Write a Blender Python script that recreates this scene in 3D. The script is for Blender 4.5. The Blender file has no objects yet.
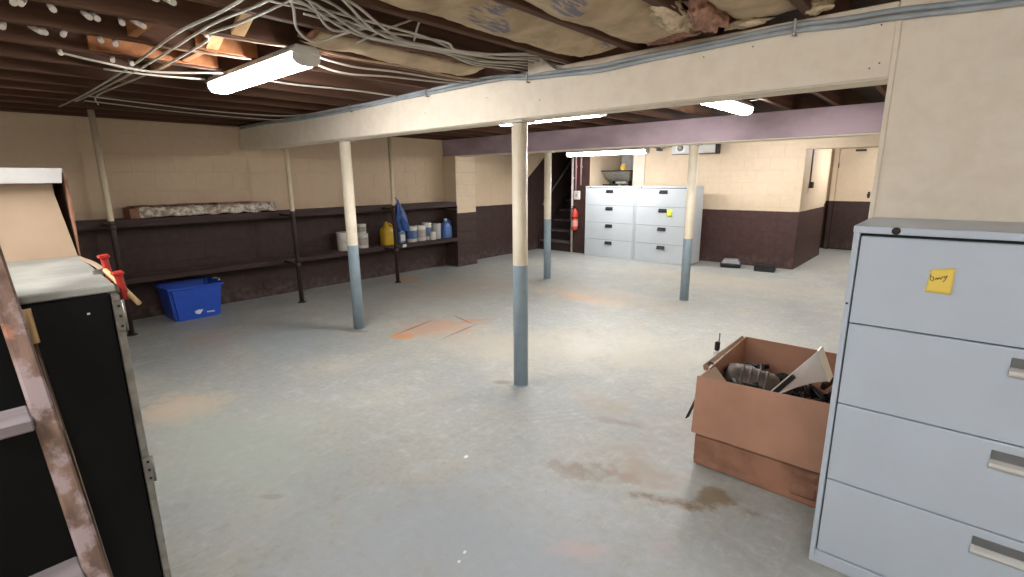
import bpy, bmesh, math, random
from mathutils import Vector, Matrix, noise
R = random.Random(7)
scene = bpy.context.scene
COL = scene.collection

# ------------------------------------------------------------------ camera, world, exposure
def set_camera():
    f, pitch, roll, yaw = 495.64, 0.21813, -0.00964, 0.72519
    fwd = Vector((-math.sin(yaw)*math.cos(pitch), math.cos(yaw)*math.cos(pitch), -math.sin(pitch)))
    r0 = Vector((math.cos(yaw), math.sin(yaw), 0)); u0 = r0.cross(fwd)
    r = math.cos(roll)*r0 + math.sin(roll)*u0
    u = -math.sin(roll)*r0 + math.cos(roll)*u0
    cd = bpy.data.cameras.new('camera'); co = bpy.data.objects.new('camera', cd); COL.objects.link(co)
    cd.sensor_width = 36; cd.lens = f/1024*36; cd.clip_start = 0.02
    m = Matrix((r, u, -fwd)).transposed().to_4x4(); m.translation = (0, 0, 1.5)
    co.matrix_world = m
    scene.camera = co
set_camera()
w = bpy.data.worlds.new('world'); scene.world = w; w.use_nodes = True
w.node_tree.nodes['Background'].inputs[0].default_value = (0.5, 0.52, 0.55, 1)
w.node_tree.nodes['Background'].inputs[1].default_value = 0.02
vs = scene.view_settings
vs.view_transform = 'Standard'; vs.look = 'None'; vs.gamma = 1; vs.use_curve_mapping = False
vs.exposure = 1.86
LAMP = 20.0          # emission of every fluorescent diffuser
LAMPCOL = (1.0, 0.975, 0.96)

# ------------------------------------------------------------------ materials
def lin(c):
    return tuple(((v/255)/12.92 if v/255 <= .04045 else ((v/255+.055)/1.055)**2.4) for v in c) + (1,)
class NT:
    def __init__(s, name):
        s.m = bpy.data.materials.new(name); s.m.use_nodes = True
        s.t = s.m.node_tree; s.b = s.t.nodes['Principled BSDF']
    def n(s, typ, **kw):
        nd = s.t.nodes.new(typ)
        for k, v in kw.items(): setattr(nd, k, v)
        return nd
    def l(s, a, b): s.t.links.new(a, b)
    def math(s, op, a, b=None, c=None, clamp=False):
        nd = s.n('ShaderNodeMath', operation=op, use_clamp=clamp)
        for i, v in enumerate((a, b, c)):
            if v is None: continue
            if isinstance(v, (int, float)): nd.inputs[i].default_value = v
            else: s.l(v, nd.inputs[i])
        return nd.outputs[0]
    def mix(s, fac, a, b, blend='MIX'):
        nd = s.n('ShaderNodeMix', data_type='RGBA', blend_type=blend)
        for sock, v in ((nd.inputs[0], fac), (nd.inputs[6], a), (nd.inputs[7], b)):
            if isinstance(v, (int, float)): sock.default_value = v
            elif isinstance(v, tuple): sock.default_value = v
            else: s.l(v, sock)
        return nd.outputs[2]
    def pos(s): return s.n('ShaderNodeNewGeometry').outputs['Position']
    def obj(s): return s.n('ShaderNodeTexCoord').outputs['Object']
    def noise(s, vec, scale, detail=4, rough=.55, out=0, dist=0):
        nd = s.n('ShaderNodeTexNoise'); s.l(vec, nd.inputs['Vector'])
        nd.inputs['Scale'].default_value = scale; nd.inputs['Detail'].default_value = detail
        nd.inputs['Roughness'].default_value = rough; nd.inputs['Distortion'].default_value = dist
        return nd.outputs[out]
    def ramp(s, v, lo, hi, a=0., b=1.):
        nd = s.n('ShaderNodeMapRange', interpolation_type='SMOOTHSTEP'); s.l(v, nd.inputs[0])
        for i, x in enumerate((lo, hi, a, b)): nd.inputs[1+i].default_value = x
        return nd.outputs[0]
    def scalev(s, vec, sc):
        nd = s.n('ShaderNodeVectorMath', operation='MULTIPLY'); s.l(vec, nd.inputs[0]); nd.inputs[1].default_value = sc
        return nd.outputs[0]
    def bump(s, h, strength=.3, dist=.01):
        nd = s.n('ShaderNodeBump'); nd.inputs['Strength'].default_value = strength; nd.inputs['Distance'].default_value = dist
        s.l(h, nd.inputs['Height']); s.l(nd.outputs[0], s.b.inputs['Normal'])
    def done(s, col=None, rough=None, metal=None, spec=None):
        for key, v in (('Base Color', col), ('Roughness', rough), ('Metallic', metal), ('Specular IOR Level', spec)):
            if v is None: continue
            if isinstance(v, (int, float)): s.b.inputs[key].default_value = v
            elif isinstance(v, tuple): s.b.inputs[key].default_value = v
            else: s.l(v, s.b.inputs[key])
        return s.m
def simple(name, c, rough=.6, metal=0., var=.12, scale=9., bump=0., stretch=(1, 1, 1), rnd=0., spec=.5):
    t = NT(name); v = t.scalev(t.obj(), stretch)
    nz = t.noise(v, scale)
    col = lin(c); dark = tuple(x*(1-var) for x in col[:3])+(1,); lt = tuple(min(1, x*(1+var)) for x in col[:3])+(1,)
    out = t.mix(t.ramp(nz, .3, .7), dark, lt)
    if rnd:
        oi = t.n('ShaderNodeObjectInfo').outputs['Random']
        out = t.mix(t.math('MULTIPLY', oi, rnd), out, (0.02, 0.012, 0.01, 1))
    if bump: t.bump(t.noise(v, scale*4, 5), bump, .004)
    return t.done(out, rough, metal, spec)
CREAM = lin((222, 203, 176)); BROWN = lin((60, 44, 40))
def dado(name, thr, cream=CREAM, brown=BROWN, left=False):
    t = NT(name); p = t.pos(); sx = t.n('ShaderNodeSeparateXYZ'); t.l(p, sx.inputs[0])
    z, y = sx.outputs[2], sx.outputs[1]
    if left:
        slope = t.math('ADD', t.math('MULTIPLY', t.math('SUBTRACT', y, 8.14), .78), 1.55)
        far = t.math('GREATER_THAN', y, 7.86)
        slope = t.math('ADD', t.math('MULTIPLY', far, slope), t.math('SUBTRACT', 1., far))
        near = t.math('LESS_THAN', y, 5.9)
        th = t.math('ADD', t.math('MULTIPLY', near, 1.12), t.math('MULTIPLY', t.math('SUBTRACT', 1., near), slope))
    else: th = thr
    wob = t.math('MULTIPLY', t.math('SUBTRACT', t.noise(p, 6, 2), .5), .012)
    isb = t.math('LESS_THAN', t.math('ADD', z, wob), th)
    n1 = t.ramp(t.noise(p, 1.6, 5), .3, .75); n2 = t.ramp(t.noise(p, 14, 4), .35, .7)
    c = t.mix(t.math('MULTIPLY', n1, .35), cream, tuple(v*.80 for v in cream[:3])+(1,))
    c = t.mix(t.math('MULTIPLY', n2, .14), c, lin((190, 160, 130)))
    low = t.ramp(t.math('ADD', z, t.math('MULTIPLY', t.noise(p, 5, 4), .35)), .22, .42, 1., 0.)
    b = t.mix(t.math('MULTIPLY', n2, .5), brown, tuple(v*1.5 for v in brown[:3])+(1,))
    b = t.mix(t.math('MULTIPLY', t.math('MULTIPLY', low, n2), .25), b, lin((125, 115, 110)))
    t.bump(t.noise(p, 40, 4), .25, .004)
    return t.done(t.mix(isb, c, b), .62, 0., .35)
def column_mat(name, thr):
    t = NT(name); p = t.pos(); sx = t.n('ShaderNodeSeparateXYZ'); t.l(p, sx.inputs[0])
    isb = t.math('LESS_THAN', t.math('ADD', sx.outputs[2], t.math('MULTIPLY', t.noise(p, 20, 2), .006)), thr)
    nz = t.ramp(t.noise(p, 12, 5), .35, .75)
    c = t.mix(t.math('MULTIPLY', nz, .3), lin((230, 220, 198)), lin((204, 190, 162)))
    b = t.mix(t.math('MULTIPLY', nz, .4), lin((150, 168, 180)), lin((124, 142, 154)))
    rust = t.math('MULTIPLY', t.ramp(t.noise(p, 30, 5), .66, .74), .5)
    c = t.mix(rust, t.mix(isb, c, b), lin((110, 80, 60)))
    return t.done(c, .42)
def pipe_mat(name, thr):
    t = NT(name); p = t.pos(); sx = t.n('ShaderNodeSeparateXYZ'); t.l(p, sx.inputs[0])
    isb = t.math('LESS_THAN', sx.outputs[2], thr)
    nz = t.noise(p, 15, 4)
    return t.done(t.mix(isb, t.mix(nz, lin((226, 212, 184)), lin((206, 190, 160))), t.mix(nz, lin((44, 32, 32)), lin((62, 46, 44)))), .5)
def wood(name, c1, c2, stretch=(1, .06, 1), rough=.75, rnd=.5, scale=14):
    t = NT(name); v = t.scalev(t.obj(), stretch)
    nz = t.noise(v, scale, 6, .6, dist=.6)
    col = t.mix(t.ramp(nz, .3, .7), lin(c1), lin(c2))
    if rnd:
        oi = t.n('ShaderNodeObjectInfo').outputs['Random']
        col = t.mix(t.math('MULTIPLY', oi, rnd), col, tuple(x*.45 for x in lin(c1)[:3])+(1,))
    t.bump(nz, .25, .004)
    return t.done(col, rough, 0., .3)
def emis(name, c, s):
    t = NT(name); t.b.inputs['Emission Color'].default_value = c+(1,); t.b.inputs['Emission Strength'].default_value = s
    return t.done((.9, .9, .9, 1), .4)

def floor_mat():
    t = NT('painted_concrete'); p = t.pos()
    big = t.noise(p, .55, 5, .6); mid = t.noise(p, 2.3, 6, .62); fine = t.noise(p, 22, 6, .65); vf = t.noise(p, 90, 3)
    c = t.mix(t.ramp(big, .35, .68), lin((155, 158, 156)), lin((166, 166, 158)))
    c = t.mix(t.math('MULTIPLY', t.ramp(mid, .45, .72), .55), c, lin((180, 175, 160)))
    m2 = t.noise(p, 6.5, 6, .7)
    c = t.mix(t.math('MULTIPLY', t.ramp(m2, .50, .66), .45), c, lin((150, 150, 142)))
    c = t.mix(t.math('MULTIPLY', t.ramp(m2, .46, .34), .40), c, lin((184, 190, 192)))
    strk = t.noise(t.scalev(p, (26, 3, 1)), 1., 5, .7)
    c = t.mix(t.math('MULTIPLY', t.ramp(strk, .56, .70), .28), c, lin((196, 196, 190)))
    c = t.mix(t.math('MULTIPLY', t.ramp(fine, .48, .75), .45), c, lin((140, 141, 134)))
    c = t.mix(t.math('MULTIPLY', t.ramp(fine, .5, .25), .22), c, lin((206, 208, 204)))
    wob = t.noise(p, 3.2, 6, .65); wob2 = t.noise(p, 11, 5, .65)
    def stain(cx, cy, rx, ry, ang, col, amt, soft=.5, rough=.9):
        nonlocal c
        mp = t.n('ShaderNodeMapping', vector_type='TEXTURE'); t.l(p, mp.inputs[0])
        mp.inputs['Location'].default_value = (cx, cy, 0); mp.inputs['Rotation'].default_value = (0, 0, math.radians(ang))
        mp.inputs['Scale'].default_value = (rx, ry, 1)
        ln = t.n('ShaderNodeVectorMath', operation='LENGTH'); t.l(mp.outputs[0], ln.inputs[0])
        d = t.math('ADD', ln.outputs['Value'], t.math('MULTIPLY', t.math('SUBTRACT', wob, .5), rough*2))
        d = t.math('ADD', d, t.math('MULTIPLY', t.math('SUBTRACT', wob2, .5), rough*1.2))
        c = t.mix(t.ramp(d, 1-soft, 1.0, amt, 0.), c, lin(col))
    # broad worn areas where the paint is thin
    stain(-2.8, 3.3, 1.5, .8, 20, (182, 174, 158), .55, .8)
    stain(-1.9, 3.9, 1.2, .8, 0, (178, 173, 159), .55, .8)
    stain(-3.4, 5.4, 1.5, .7, 0, (184, 171, 150), .6, .8)
    stain(-2.6, 7.4, 2.2, .9, 0, (176, 169, 152), .6, .8)
    stain(-5.2, 4.6, .9, 1.4, 0, (166, 152, 134), .5, .8)
    stain(-3.8, .82, .42, .3, 40, (196, 178, 154), .75, .6, 1.2)
    stain(-5.2, 1.5, .6, .3, 0, (172, 150, 130), .45, .9)
    # rust around the old floor patch, and its dark outline
    stain(-3.85, 3.2, .55, .38, 0, (190, 150, 122), .7, .8, 1.2)
    stain(-3.9, 2.76, .17, .13, 0, (206, 142, 90), .8, .6, .9)
    stain(-3.72, 3.6, .28, .12, 60, (188, 136, 104), .75, .7, 1.1)
    stain(-4.05, 3.05, .018, .40, 12, (110, 78, 58), .9, .7, .2)
    stain(-3.58, 3.25, .016, .42, 10, (115, 80, 60), .9, .7, .2)
    stain(-3.88, 3.55, .30, .016, -12, (115, 80, 60), .9, .7, .2)
    stain(-4.42, 2.55, .2, .06, 30, (110, 90, 75), .6, .7)
    stain(-3.5, 5.25, .7, .16, 5, (204, 164, 122), .7, .8, 1.1)
    stain(-6.2, 4.5, .25, .5, 0, (190, 150, 110), .6, .7)
    # damp brown dirt near the cartons
    stain(-1.25, 2.0, .28, .16, 30, (132, 116, 94), .75, .8, 1.7)
    stain(-1.05, 2.2, .3, .2, 10, (160, 140, 122), .6, .85, 1.7)
    stain(-.80, 2.05, .30, .07, 25, (122, 104, 80), .9, .75, 1.6)
    stain(-.69, 2.18, .10, .17, -20, (122, 106, 82), .9, .7, 1.4)
    stain(-1.38, 2.58, .3, .08, 25, (140, 130, 114), .7, .8, 1.2)
    stain(-1.55, 2.75, .28, .18, 0, (160, 148, 130), .5, .8, 1.2)
    stain(-.98, 1.5, .16, .09, 35, (198, 160, 138), .75, .8, 1.7)
    stain(-.72, 1.72, .07, .07, 0, (176, 154, 146), .5, .9, 1.6)
    stain(-2.3, .82, .09, .03, 40, (130, 120, 105), .6, .7, 1.0)
    stain(-2.38, 2.56, .1, .05, 40, (120, 110, 98), .6, .7, .8)
    # pale blue paint that has stayed
    stain(-1.3, 1.2, 1.2, .8, 20, (160, 168, 176), .7, .9)
    stain(-4.6, 2.0, .8, .6, 0, (158, 170, 176), .5, .9)
    stain(-2.9, .9, 1.2, .7, 0, (156, 164, 155), .6, .9)
    # comb-like scrape marks beside the front column
    wv = t.n('ShaderNodeTexWave', wave_type='BANDS', bands_direction='X')
    mp = t.n('ShaderNodeMapping'); t.l(p, mp.inputs[0]); mp.inputs['Rotation'].default_value = (0, 0, math.radians(38)); t.l(mp.outputs[0], wv.inputs['Vector'])
    wv.inputs['Scale'].default_value = 5.5; wv.inputs['Distortion'].default_value = 1.0
    mp2 = t.n('ShaderNodeMapping', vector_type='TEXTURE'); t.l(p, mp2.inputs[0]); mp2.inputs['Location'].default_value = (-1.72, 2.42, 0)
    mp2.inputs['Rotation'].default_value = (0, 0, math.radians(35)); mp2.inputs['Scale'].default_value = (.42, .2, 1)
    ln = t.n('ShaderNodeVectorMath', operation='LENGTH'); t.l(mp2.outputs[0], ln.inputs[0])
    msk = t.math('MULTIPLY', t.ramp(ln.outputs['Value'], .4, 1., 1., 0.), t.ramp(wv.outputs[1], .4, .8))
    c = t.mix(t.math('MULTIPLY', msk, .3), c, lin((148, 144, 134)))
    for (x, y, r) in ((-1.84, 1.68, .012), (-1.32, 1.18, .008), (-1.30, 1.13, .007)):
        stain(x, y, r, r*1.4, 20, (236, 236, 230), .9, .3, .4)
    spk = t.ramp(t.noise(p, 34, 2), .76, .80)
    c = t.mix(t.math('MULTIPLY', spk, .55), c, lin((95, 84, 72)))
    t.bump(t.math('ADD', fine, t.math('MULTIPLY', vf, .4)), .12, .004)
    return t.done(c, t.ramp(mid, .3, .7, .42, .62), 0., .4)

def kraft_mat():
    t = NT('kraft_paper_facing'); p = t.obj()
    c = t.mix(t.ramp(t.noise(p, 7, 5), .3, .7), lin((208, 186, 156)), lin((176, 153, 124)))
    blot = t.ramp(t.noise(t.scalev(p, (1, .6, 1)), 3.4, 1), .60, .64)
    lines = t.ramp(t.noise(t.scalev(p, (60, 9, 60)), 1., 3), .47, .53)
    c = t.mix(t.math('MULTIPLY', t.math('MULTIPLY', blot, lines), .7), c, lin((96, 106, 138)))
    t.bump(t.noise(p, 18, 5), .5, .01)
    return t.done(c, .8, 0., .2)
def kraft_plain():
    return simple('plain_kraft_paper', (198, 176, 146), .8, var=.2, scale=6, bump=.4)
M = {}
M['floor'] = floor_mat()
M['wall_left'] = dado('left_block_paint', 0, cream=lin((214, 192, 163)), left=True)
M['wall_back'] = dado('back_block_paint', .935, brown=lin((72, 51, 48)))
M['pillar_side'] = dado('pillar_side_paint', 1.06)
M['pillar'] = dado('pillar_block_paint', .93)
M['hall'] = dado('hall_paint', .99)
M['cream'] = dado('cream_board_paint', -5, cream=lin((240, 230, 212)))
M['cream2'] = dado('cream_wall_paint', -5)
M['brown'] = simple('dark_brown_paint', (66, 46, 43), .55, var=.25, scale=5, bump=.1)
M['stair'] = simple('stair_brown_paint', (48, 37, 38), .55, var=.3, scale=4)
M['stair_wall'] = simple('stairwell_paint', (44, 33, 34), .7, var=.2, scale=3)
M['tread'] = simple('worn_tread', (96, 86, 86), .6, var=.3, scale=7)
M['shelf'] = wood('shelf_brown', (74, 56, 52), (52, 38, 36), stretch=(1, .1, 1), rough=.55, rnd=0)
M['plank'] = wood('dusty_shelf_plank', (112, 94, 86), (84, 68, 62), stretch=(1, .1, 1), rough=.6, rnd=0)
M['joist'] = wood('old_joist_wood', (120, 86, 66), (78, 54, 43), stretch=(1, .05, 1), rnd=.75)
M['block_wood'] = wood('fresh_blocking_and_joist_glow', (190, 132, 88), (160, 102, 66), stretch=(.1, 1, 1), rnd=.2)  # blocking boards; also the orange boards standing in for lamplit joist sides
M['subfloor'] = wood('subfloor_planks', (58, 40, 32), (36, 25, 22), stretch=(.1, 1, 1), rnd=0)
M['pale_wood'] = wood('pale_wood', (212, 178, 130), (184, 146, 100), stretch=(.1, 1, 1), rnd=0)
M['purple'] = simple('faded_mauve_paint', (178, 158, 168), .6, var=.22, scale=3, bump=.15, stretch=(.5, 1, 1))
M['steel_white'] = simple('white_enamel', (208, 206, 200), .4, var=.04)
M['lens'] = emis('fluorescent_diffuser', LAMPCOL, LAMP)
M['file'] = simple('pale_grey_enamel', (184, 195, 208), .34, var=.03, scale=3)
M['file_far'] = simple('pale_grey_enamel_far', (190, 197, 202), .42, var=.03, scale=3)
M['gap'] = simple('dark_gap', (40, 42, 46), .7)
M['chrome'] = simple('chrome', (226, 226, 224), .25, .45, var=.03)
M['slot'] = simple('shaded_slot', (112, 114, 116), .5, .3)
M['darkmetal'] = simple('dark_metal', (52, 52, 54), .4, .6)
M['card'] = simple('brown_cardboard', (176, 134, 112), .8, var=.08, scale=5, bump=.06, spec=.2)
M['card_dark'] = simple('worn_cardboard', (150, 110, 90), .8, var=.22, scale=7, bump=.2, spec=.2)
M['card_tan'] = simple('tan_cardboard', (178, 155, 132), .8, var=.07, scale=4, spec=.2)
M['card_grey'] = simple('grey_lid_board', (186, 184, 180), .75, var=.08, scale=6)
M['black'] = simple('black_enamel', (8, 9, 10), .5, var=.3, scale=6, spec=.2)
M['silver'] = simple('dull_aluminium', (150, 148, 142), .4, .8, var=.2, scale=30)
M['blue_bin'] = simple('blue_plastic', (38, 82, 190), .4, var=.06)
M['white_mark'] = simple('white_print', (210, 220, 235), .5)
M['red'] = simple('red_enamel', (176, 44, 34), .4, var=.1)
M['dowel'] = simple('pale_dowel', (216, 180, 130), .6, var=.1)
def ladder_mat():
    t = NT('paint_splashed_ladder_wood'); p = t.obj()
    g = t.noise(t.scalev(p, (6, 6, .7)), 6, 6)
    c = t.mix(t.ramp(g, .3, .7), lin((136, 110, 96)), lin((98, 78, 68)))
    c = t.mix(t.math('MULTIPLY', t.ramp(t.noise(p, 9, 6, .65), .46, .56), .8), c, lin((166, 150, 152)))
    c = t.mix(t.math('MULTIPLY', t.ramp(t.noise(p, 15, 4), .62, .68), .7), c, lin((176, 120, 92)))
    t.bump(g, .4, .004)
    return t.done(c, .7, 0., .3)
M['ladder'] = ladder_mat()
M['tread_pale'] = simple('paint_worn_tread', (118, 109, 111), .7, var=.3, scale=16, bump=.2, stretch=(1, .2, 1))
M['paper_white'] = simple('dusty_white_surface', (156, 156, 148), .6, var=.18, scale=7)
def cloth_mat():
    t = NT('paint_flaked_canvas'); p = t.obj()
    nz = t.ramp(t.noise(p, 20, 6, .7), .42, .58)
    t.bump(t.noise(p, 30, 5), .8, .01)
    return t.done(t.mix(nz, lin((160, 140, 120)), lin((224, 218, 206))), .8, 0., .2)
M['cloth'] = cloth_mat()
M['kraft'] = kraft_mat(); M['kraft2'] = kraft_plain()
M['fibre'] = simple('pink_fibreglass', (176, 138, 120), .95, var=.4, scale=16, bump=1.0, spec=.1)
M['fibre_pale'] = simple('pale_fibreglass', (206, 188, 160), .95, var=.3, scale=18, bump=1.0, spec=.1)
M['cable'] = simple('white_cable_sheath', (196, 190, 178), .5, var=.1)
M['cable_tan'] = simple('tan_cable_sheath', (186, 156, 130), .5, var=.1)
M['conduit'] = simple('grey_cable_sheath', (164, 172, 178), .5, var=.12)
M['porcelain'] = simple('porcelain', (196, 188, 176), .3, var=.1)
M['paint_can'] = simple('white_plastic_tub', (212, 208, 198), .45, var=.05)
M['label_blue'] = simple('blue_label', (84, 116, 160), .5, var=.15, scale=30)
M['label_grey'] = simple('printed_label', (168, 160, 152), .5, var=.3, scale=50)
M['yellow'] = simple('yellow_plastic', (206, 168, 44), .4)
M['blue_liquid'] = simple('blue_liquid_plastic', (70, 108, 176), .3, var=.15)
M['blue_bag'] = simple('blue_plastic_bag', (34, 74, 140), .35, var=.35, scale=18, bump=.6)
M['white_cap'] = simple('white_cap', (225, 225, 220), .4)
M['note'] = simple('yellow_note_paper', (236, 206, 96), .7, var=.05)
M['ink'] = simple('dark_ink', (70, 66, 50), .7)
M['note_green'] = simple('lime_note_paper', (214, 220, 80), .7)
M['pipe_white'] = simple('white_pipe_paint', (216, 206, 196), .45)
M['pipe_pink'] = simple('pinkish_copper_paint', (186, 150, 150), .45)
M['ext_red'] = simple('extinguisher_red', (206, 74, 62), .35)
M['ext_pink'] = simple('extinguisher_label', (222, 160, 150), .5)
M['blacklid'] = simple('black_plastic', (26, 27, 27), .45)
M['greylid'] = simple('grey_clear_plastic', (132, 136, 138), .3)
M['motor'] = simple('dusty_motor_casing', (84, 74, 66), .5, .3, var=.3, scale=14, bump=.2)
M['bracket'] = simple('brushed_bright_metal', (214, 212, 208), .35, .35, var=.06)
M['door'] = dado('door_paint', .99)
M['nail'] = simple('rusty_nail', (60, 48, 40), .6, .4)

# ------------------------------------------------------------------ mesh helpers
class MB:
    def __init__(s): s.bm = bmesh.new()
    def _bev(s, verts, bev, seg=1):
        if bev:
            es = list({e for v in verts for e in v.link_edges})
            bmesh.ops.bevel(s.bm, geom=es, offset=bev, segments=seg, affect='EDGES', profile=.5)
    def box(s, x0, x1, y0, y1, z0, z1, bev=0., seg=1, mat=None):
        vs = [s.bm.verts.new(p) for p in ((x0,y0,z0),(x1,y0,z0),(x1,y1,z0),(x0,y1,z0),(x0,y0,z1),(x1,y0,z1),(x1,y1,z1),(x0,y1,z1))]
        if mat is not None:
            for v in vs: v.co = mat @ v.co
        for f in ((3,2,1,0),(4,5,6,7),(0,1,5,4),(1,2,6,5),(2,3,7,6),(3,0,4,7)): s.bm.faces.new([vs[i] for i in f])
        s._bev(vs, bev, seg); return s
    def hexa(s, lo, hi, bev=0.):
        vs = [s.bm.verts.new(p) for p in list(lo)+list(hi)]
        for f in ((3,2,1,0),(4,5,6,7),(0,1,5,4),(1,2,6,5),(2,3,7,6),(3,0,4,7)): s.bm.faces.new([vs[i] for i in f])
        s._bev(vs, bev); return s
    def prism(s, poly, vec, bev=0.):
        a = [s.bm.verts.new(p) for p in poly]; b = [s.bm.verts.new(Vector(p)+Vector(vec)) for p in poly]
        n = len(poly)
        s.bm.faces.new(a[::-1]); s.bm.faces.new(b)
        for i in range(n): s.bm.faces.new((a[i], a[(i+1)%n], b[(i+1)%n], b[i]))
        s._bev(a+b, bev); return s
    def lathe(s, prof, c=(0,0,0), axis=None, n=20, cap=True):
        c = Vector(c); q = Vector((0,0,1)).rotation_difference(Vector(axis)) if axis is not None else None
        rings = []
        for r, z in prof:
            ring = []
            for i in range(n):
                a = 2*math.pi*i/n; p = Vector((r*math.cos(a), r*math.sin(a), z))
                if q: p = q @ p
                ring.append(s.bm.verts.new(p+c))
            rings.append(ring)
        for k in range(len(rings)-1):
            for i in range(n):
                f = s.bm.faces.new((rings[k][i], rings[k][(i+1)%n], rings[k+1][(i+1)%n], rings[k+1][i])); f.smooth = True
        if cap: s.bm.faces.new(rings[0][::-1]); s.bm.faces.new(rings[-1])
        return s
    def cyl(s, p0, p1, r, r2=None, n=16):
        d = Vector(p1)-Vector(p0); return s.lathe([(r, 0), (r2 if r2 else r, d.length)], p0, d, n)
    def tube(s, pts, r, n=6, sub=5):
        pts = [Vector(p) for p in pts]
        if len(pts) > 2 and sub > 1:
            P = [pts[0]*2-pts[1]]+pts+[pts[-1]*2-pts[-2]]; out = []
            for i in range(1, len(P)-2):
                for k in range(sub):
                    t = k/sub; a, b, c, d = P[i-1], P[i], P[i+1], P[i+2]
                    out.append(.5*((2*b)+(c-a)*t+(2*a-5*b+4*c-d)*t*t+(3*b-a-3*c+d)*t**3))
            pts = out+[pts[-1]]
        rings = []; up = Vector((0,0,1))
        for i, p in enumerate(pts):
            d = (pts[min(i+1, len(pts)-1)]-pts[max(i-1, 0)]).normalized()
            sd = d.cross(up)
            if sd.length < .1: sd = d.cross(Vector((1,0,0)))
            sd.normalize(); u2 = sd.cross(d)
            rings.append([s.bm.verts.new(p+sd*r*math.cos(2*math.pi*k/n)+u2*r*math.sin(2*math.pi*k/n)) for k in range(n)])
        for k in range(len(rings)-1):
            for i in range(n):
                f = s.bm.faces.new((rings[k][i], rings[k][(i+1)%n], rings[k+1][(i+1)%n], rings[k+1][i])); f.smooth = True
        s.bm.faces.new(rings[0][::-1]); s.bm.faces.new(rings[-1]); return s
    def grid(s, fn, nu, nv, thick=None):
        V = [[s.bm.verts.new(fn(i/nu, j/nv)) for j in range(nv+1)] for i in range(nu+1)]
        for i in range(nu):
            for j in range(nv):
                f = s.bm.faces.new((V[i][j], V[i+1][j], V[i+1][j+1], V[i][j+1])); f.smooth = True
        if thick:
            bmesh.ops.recalc_face_normals(s.bm, faces=s.bm.faces)
            bmesh.ops.solidify(s.bm, geom=s.bm.faces[:], thickness=thick)
        return s
    def rot(s, M4):
        bmesh.ops.transform(s.bm, matrix=M4, verts=s.bm.verts); return s
    def mesh(s, name, mat):
        bmesh.ops.recalc_face_normals(s.bm, faces=s.bm.faces)
        me = bpy.data.meshes.new(name); s.bm.to_mesh(me); s.bm.free(); me.materials.append(M[mat] if isinstance(mat, str) else mat)
        return me
WM = {}
def thing(name, label, cat, loc, rotz=0., group=None, kind=None):
    o = bpy.data.objects.new(name, None); COL.objects.link(o); o.empty_display_size = .1
    o.location = loc; o.rotation_euler = (0, 0, rotz)
    WM[o] = Matrix.Translation(loc) @ Matrix.Rotation(rotz, 4, 'Z')
    tag(o, label, cat, group, kind); return o
def tag(o, label=None, cat=None, group=None, kind=None):
    for k, v in (('label', label), ('category', cat), ('group', group), ('kind', kind)):
        if v: o[k] = v
    return o
def build(mb, name, mat, parent=None, local=False, label=None):
    """one mesh object; world coordinates unless local"""
    me = mb.mesh(name, mat); o = bpy.data.objects.new(name, me); COL.objects.link(o)
    if parent is not None:
        o.parent = parent
        base = WM[parent]
        if not local: me.transform(base.inverted())
        WM[o] = base
    else:
        xs = [v.co for v in me.vertices]
        c = Vector(((min(v.x for v in xs)+max(v.x for v in xs))/2, (min(v.y for v in xs)+max(v.y for v in xs))/2, min(v.z for v in xs)))
        me.transform(Matrix.Translation(-c)); o.location = c; WM[o] = Matrix.Translation(c)
    if label: o['label'] = label
    return o
def struct(mb, name, mat, label=None, cat=None):
    o = build(mb, name, mat); o['kind'] = 'structure'
    if label: tag(o, label, cat)
    return o
def inst(me, name, loc, parent):
    o = bpy.data.objects.new(name, me); COL.objects.link(o); o.parent = parent
    o.location = Vector(loc)-WM[parent].translation
    return o

# ------------------------------------------------------------------ the room shell
XL, YB, ZJ, ZS = -6.70, 9.03, 2.15, 2.36
struct(MB().box(-7.2, 3.0, -2.6, 13.2, -.15, 0), 'floor', 'floor', 'pale blue-grey painted concrete floor with rust and dirt stains', 'floor')
ceiling = struct(MB().box(-7.0, 3.0, -2.6, 8.42, ZS, ZS+.05).box(-5.43, 3.0, 8.42, 13.2, ZS, ZS+.05), 'ceiling', 'subfloor', 'dark plank underside of the storey above with open joists', 'ceiling')
jm = {}
k = -9
while -2.61+.41*k < 2.7:
    x = -2.61+.41*k; y1 = 8.40 if x < -5.40 else 9.0
    if y1 not in jm: jm[y1] = MB().box(-.021, .021, -2.3, y1, 0, .21, .003).mesh('joist', 'joist')
    inst(jm[y1], 'joist', (x, 0, ZJ), ceiling); k += 1
# blocks
bcache = {}
def blocks(parent, axis, plane, a0, a1, ztop, mat, skip=None, sign=1):
    """running-bond wall of painted concrete blocks; axis is the direction the courses run"""
    H, W, J, T = .2, .4, .003, .025
    r = 0; z = 0.
    while z < ztop-.02:
        h = min(H, ztop-z); a = a0-(.2 if r % 2 else 0)
        while a < a1-.01:
            s0, s1 = max(a, a0), min(a+W, a1)
            if s1-s0 > .03 and not (skip and skip(s0, s1, z, z+h)):
                key = (axis, round(s1-s0, 3), round(h, 3), mat, sign)
                if key not in bcache:
                    wd = s1-s0-J; mb = MB()
                    lo, hi = (-T, 0) if sign > 0 else (0, T)
                    if axis == 'y': mb.box(lo, hi, J/2, J/2+wd, J/2, h-J/2, .002)
                    else: mb.box(J/2, J/2+wd, lo, hi, J/2, h-J/2, .002)
                    bcache[key] = mb.mesh('block', mat)
                inst(bcache[key], 'block', (plane, s0, z) if axis == 'y' else (s0, plane, z), parent)
            a += W
        z += H; r += 1
wl = struct(MB().box(XL-.25, XL-.0022, -2.4, 12.6, 0, ZJ), 'wall_left', 'wall_left', 'long block wall, cream above and dark brown below, behind the shelves', 'wall')
blocks(wl, 'y', XL, -.6, 8.6, ZJ, 'wall_left')
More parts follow.
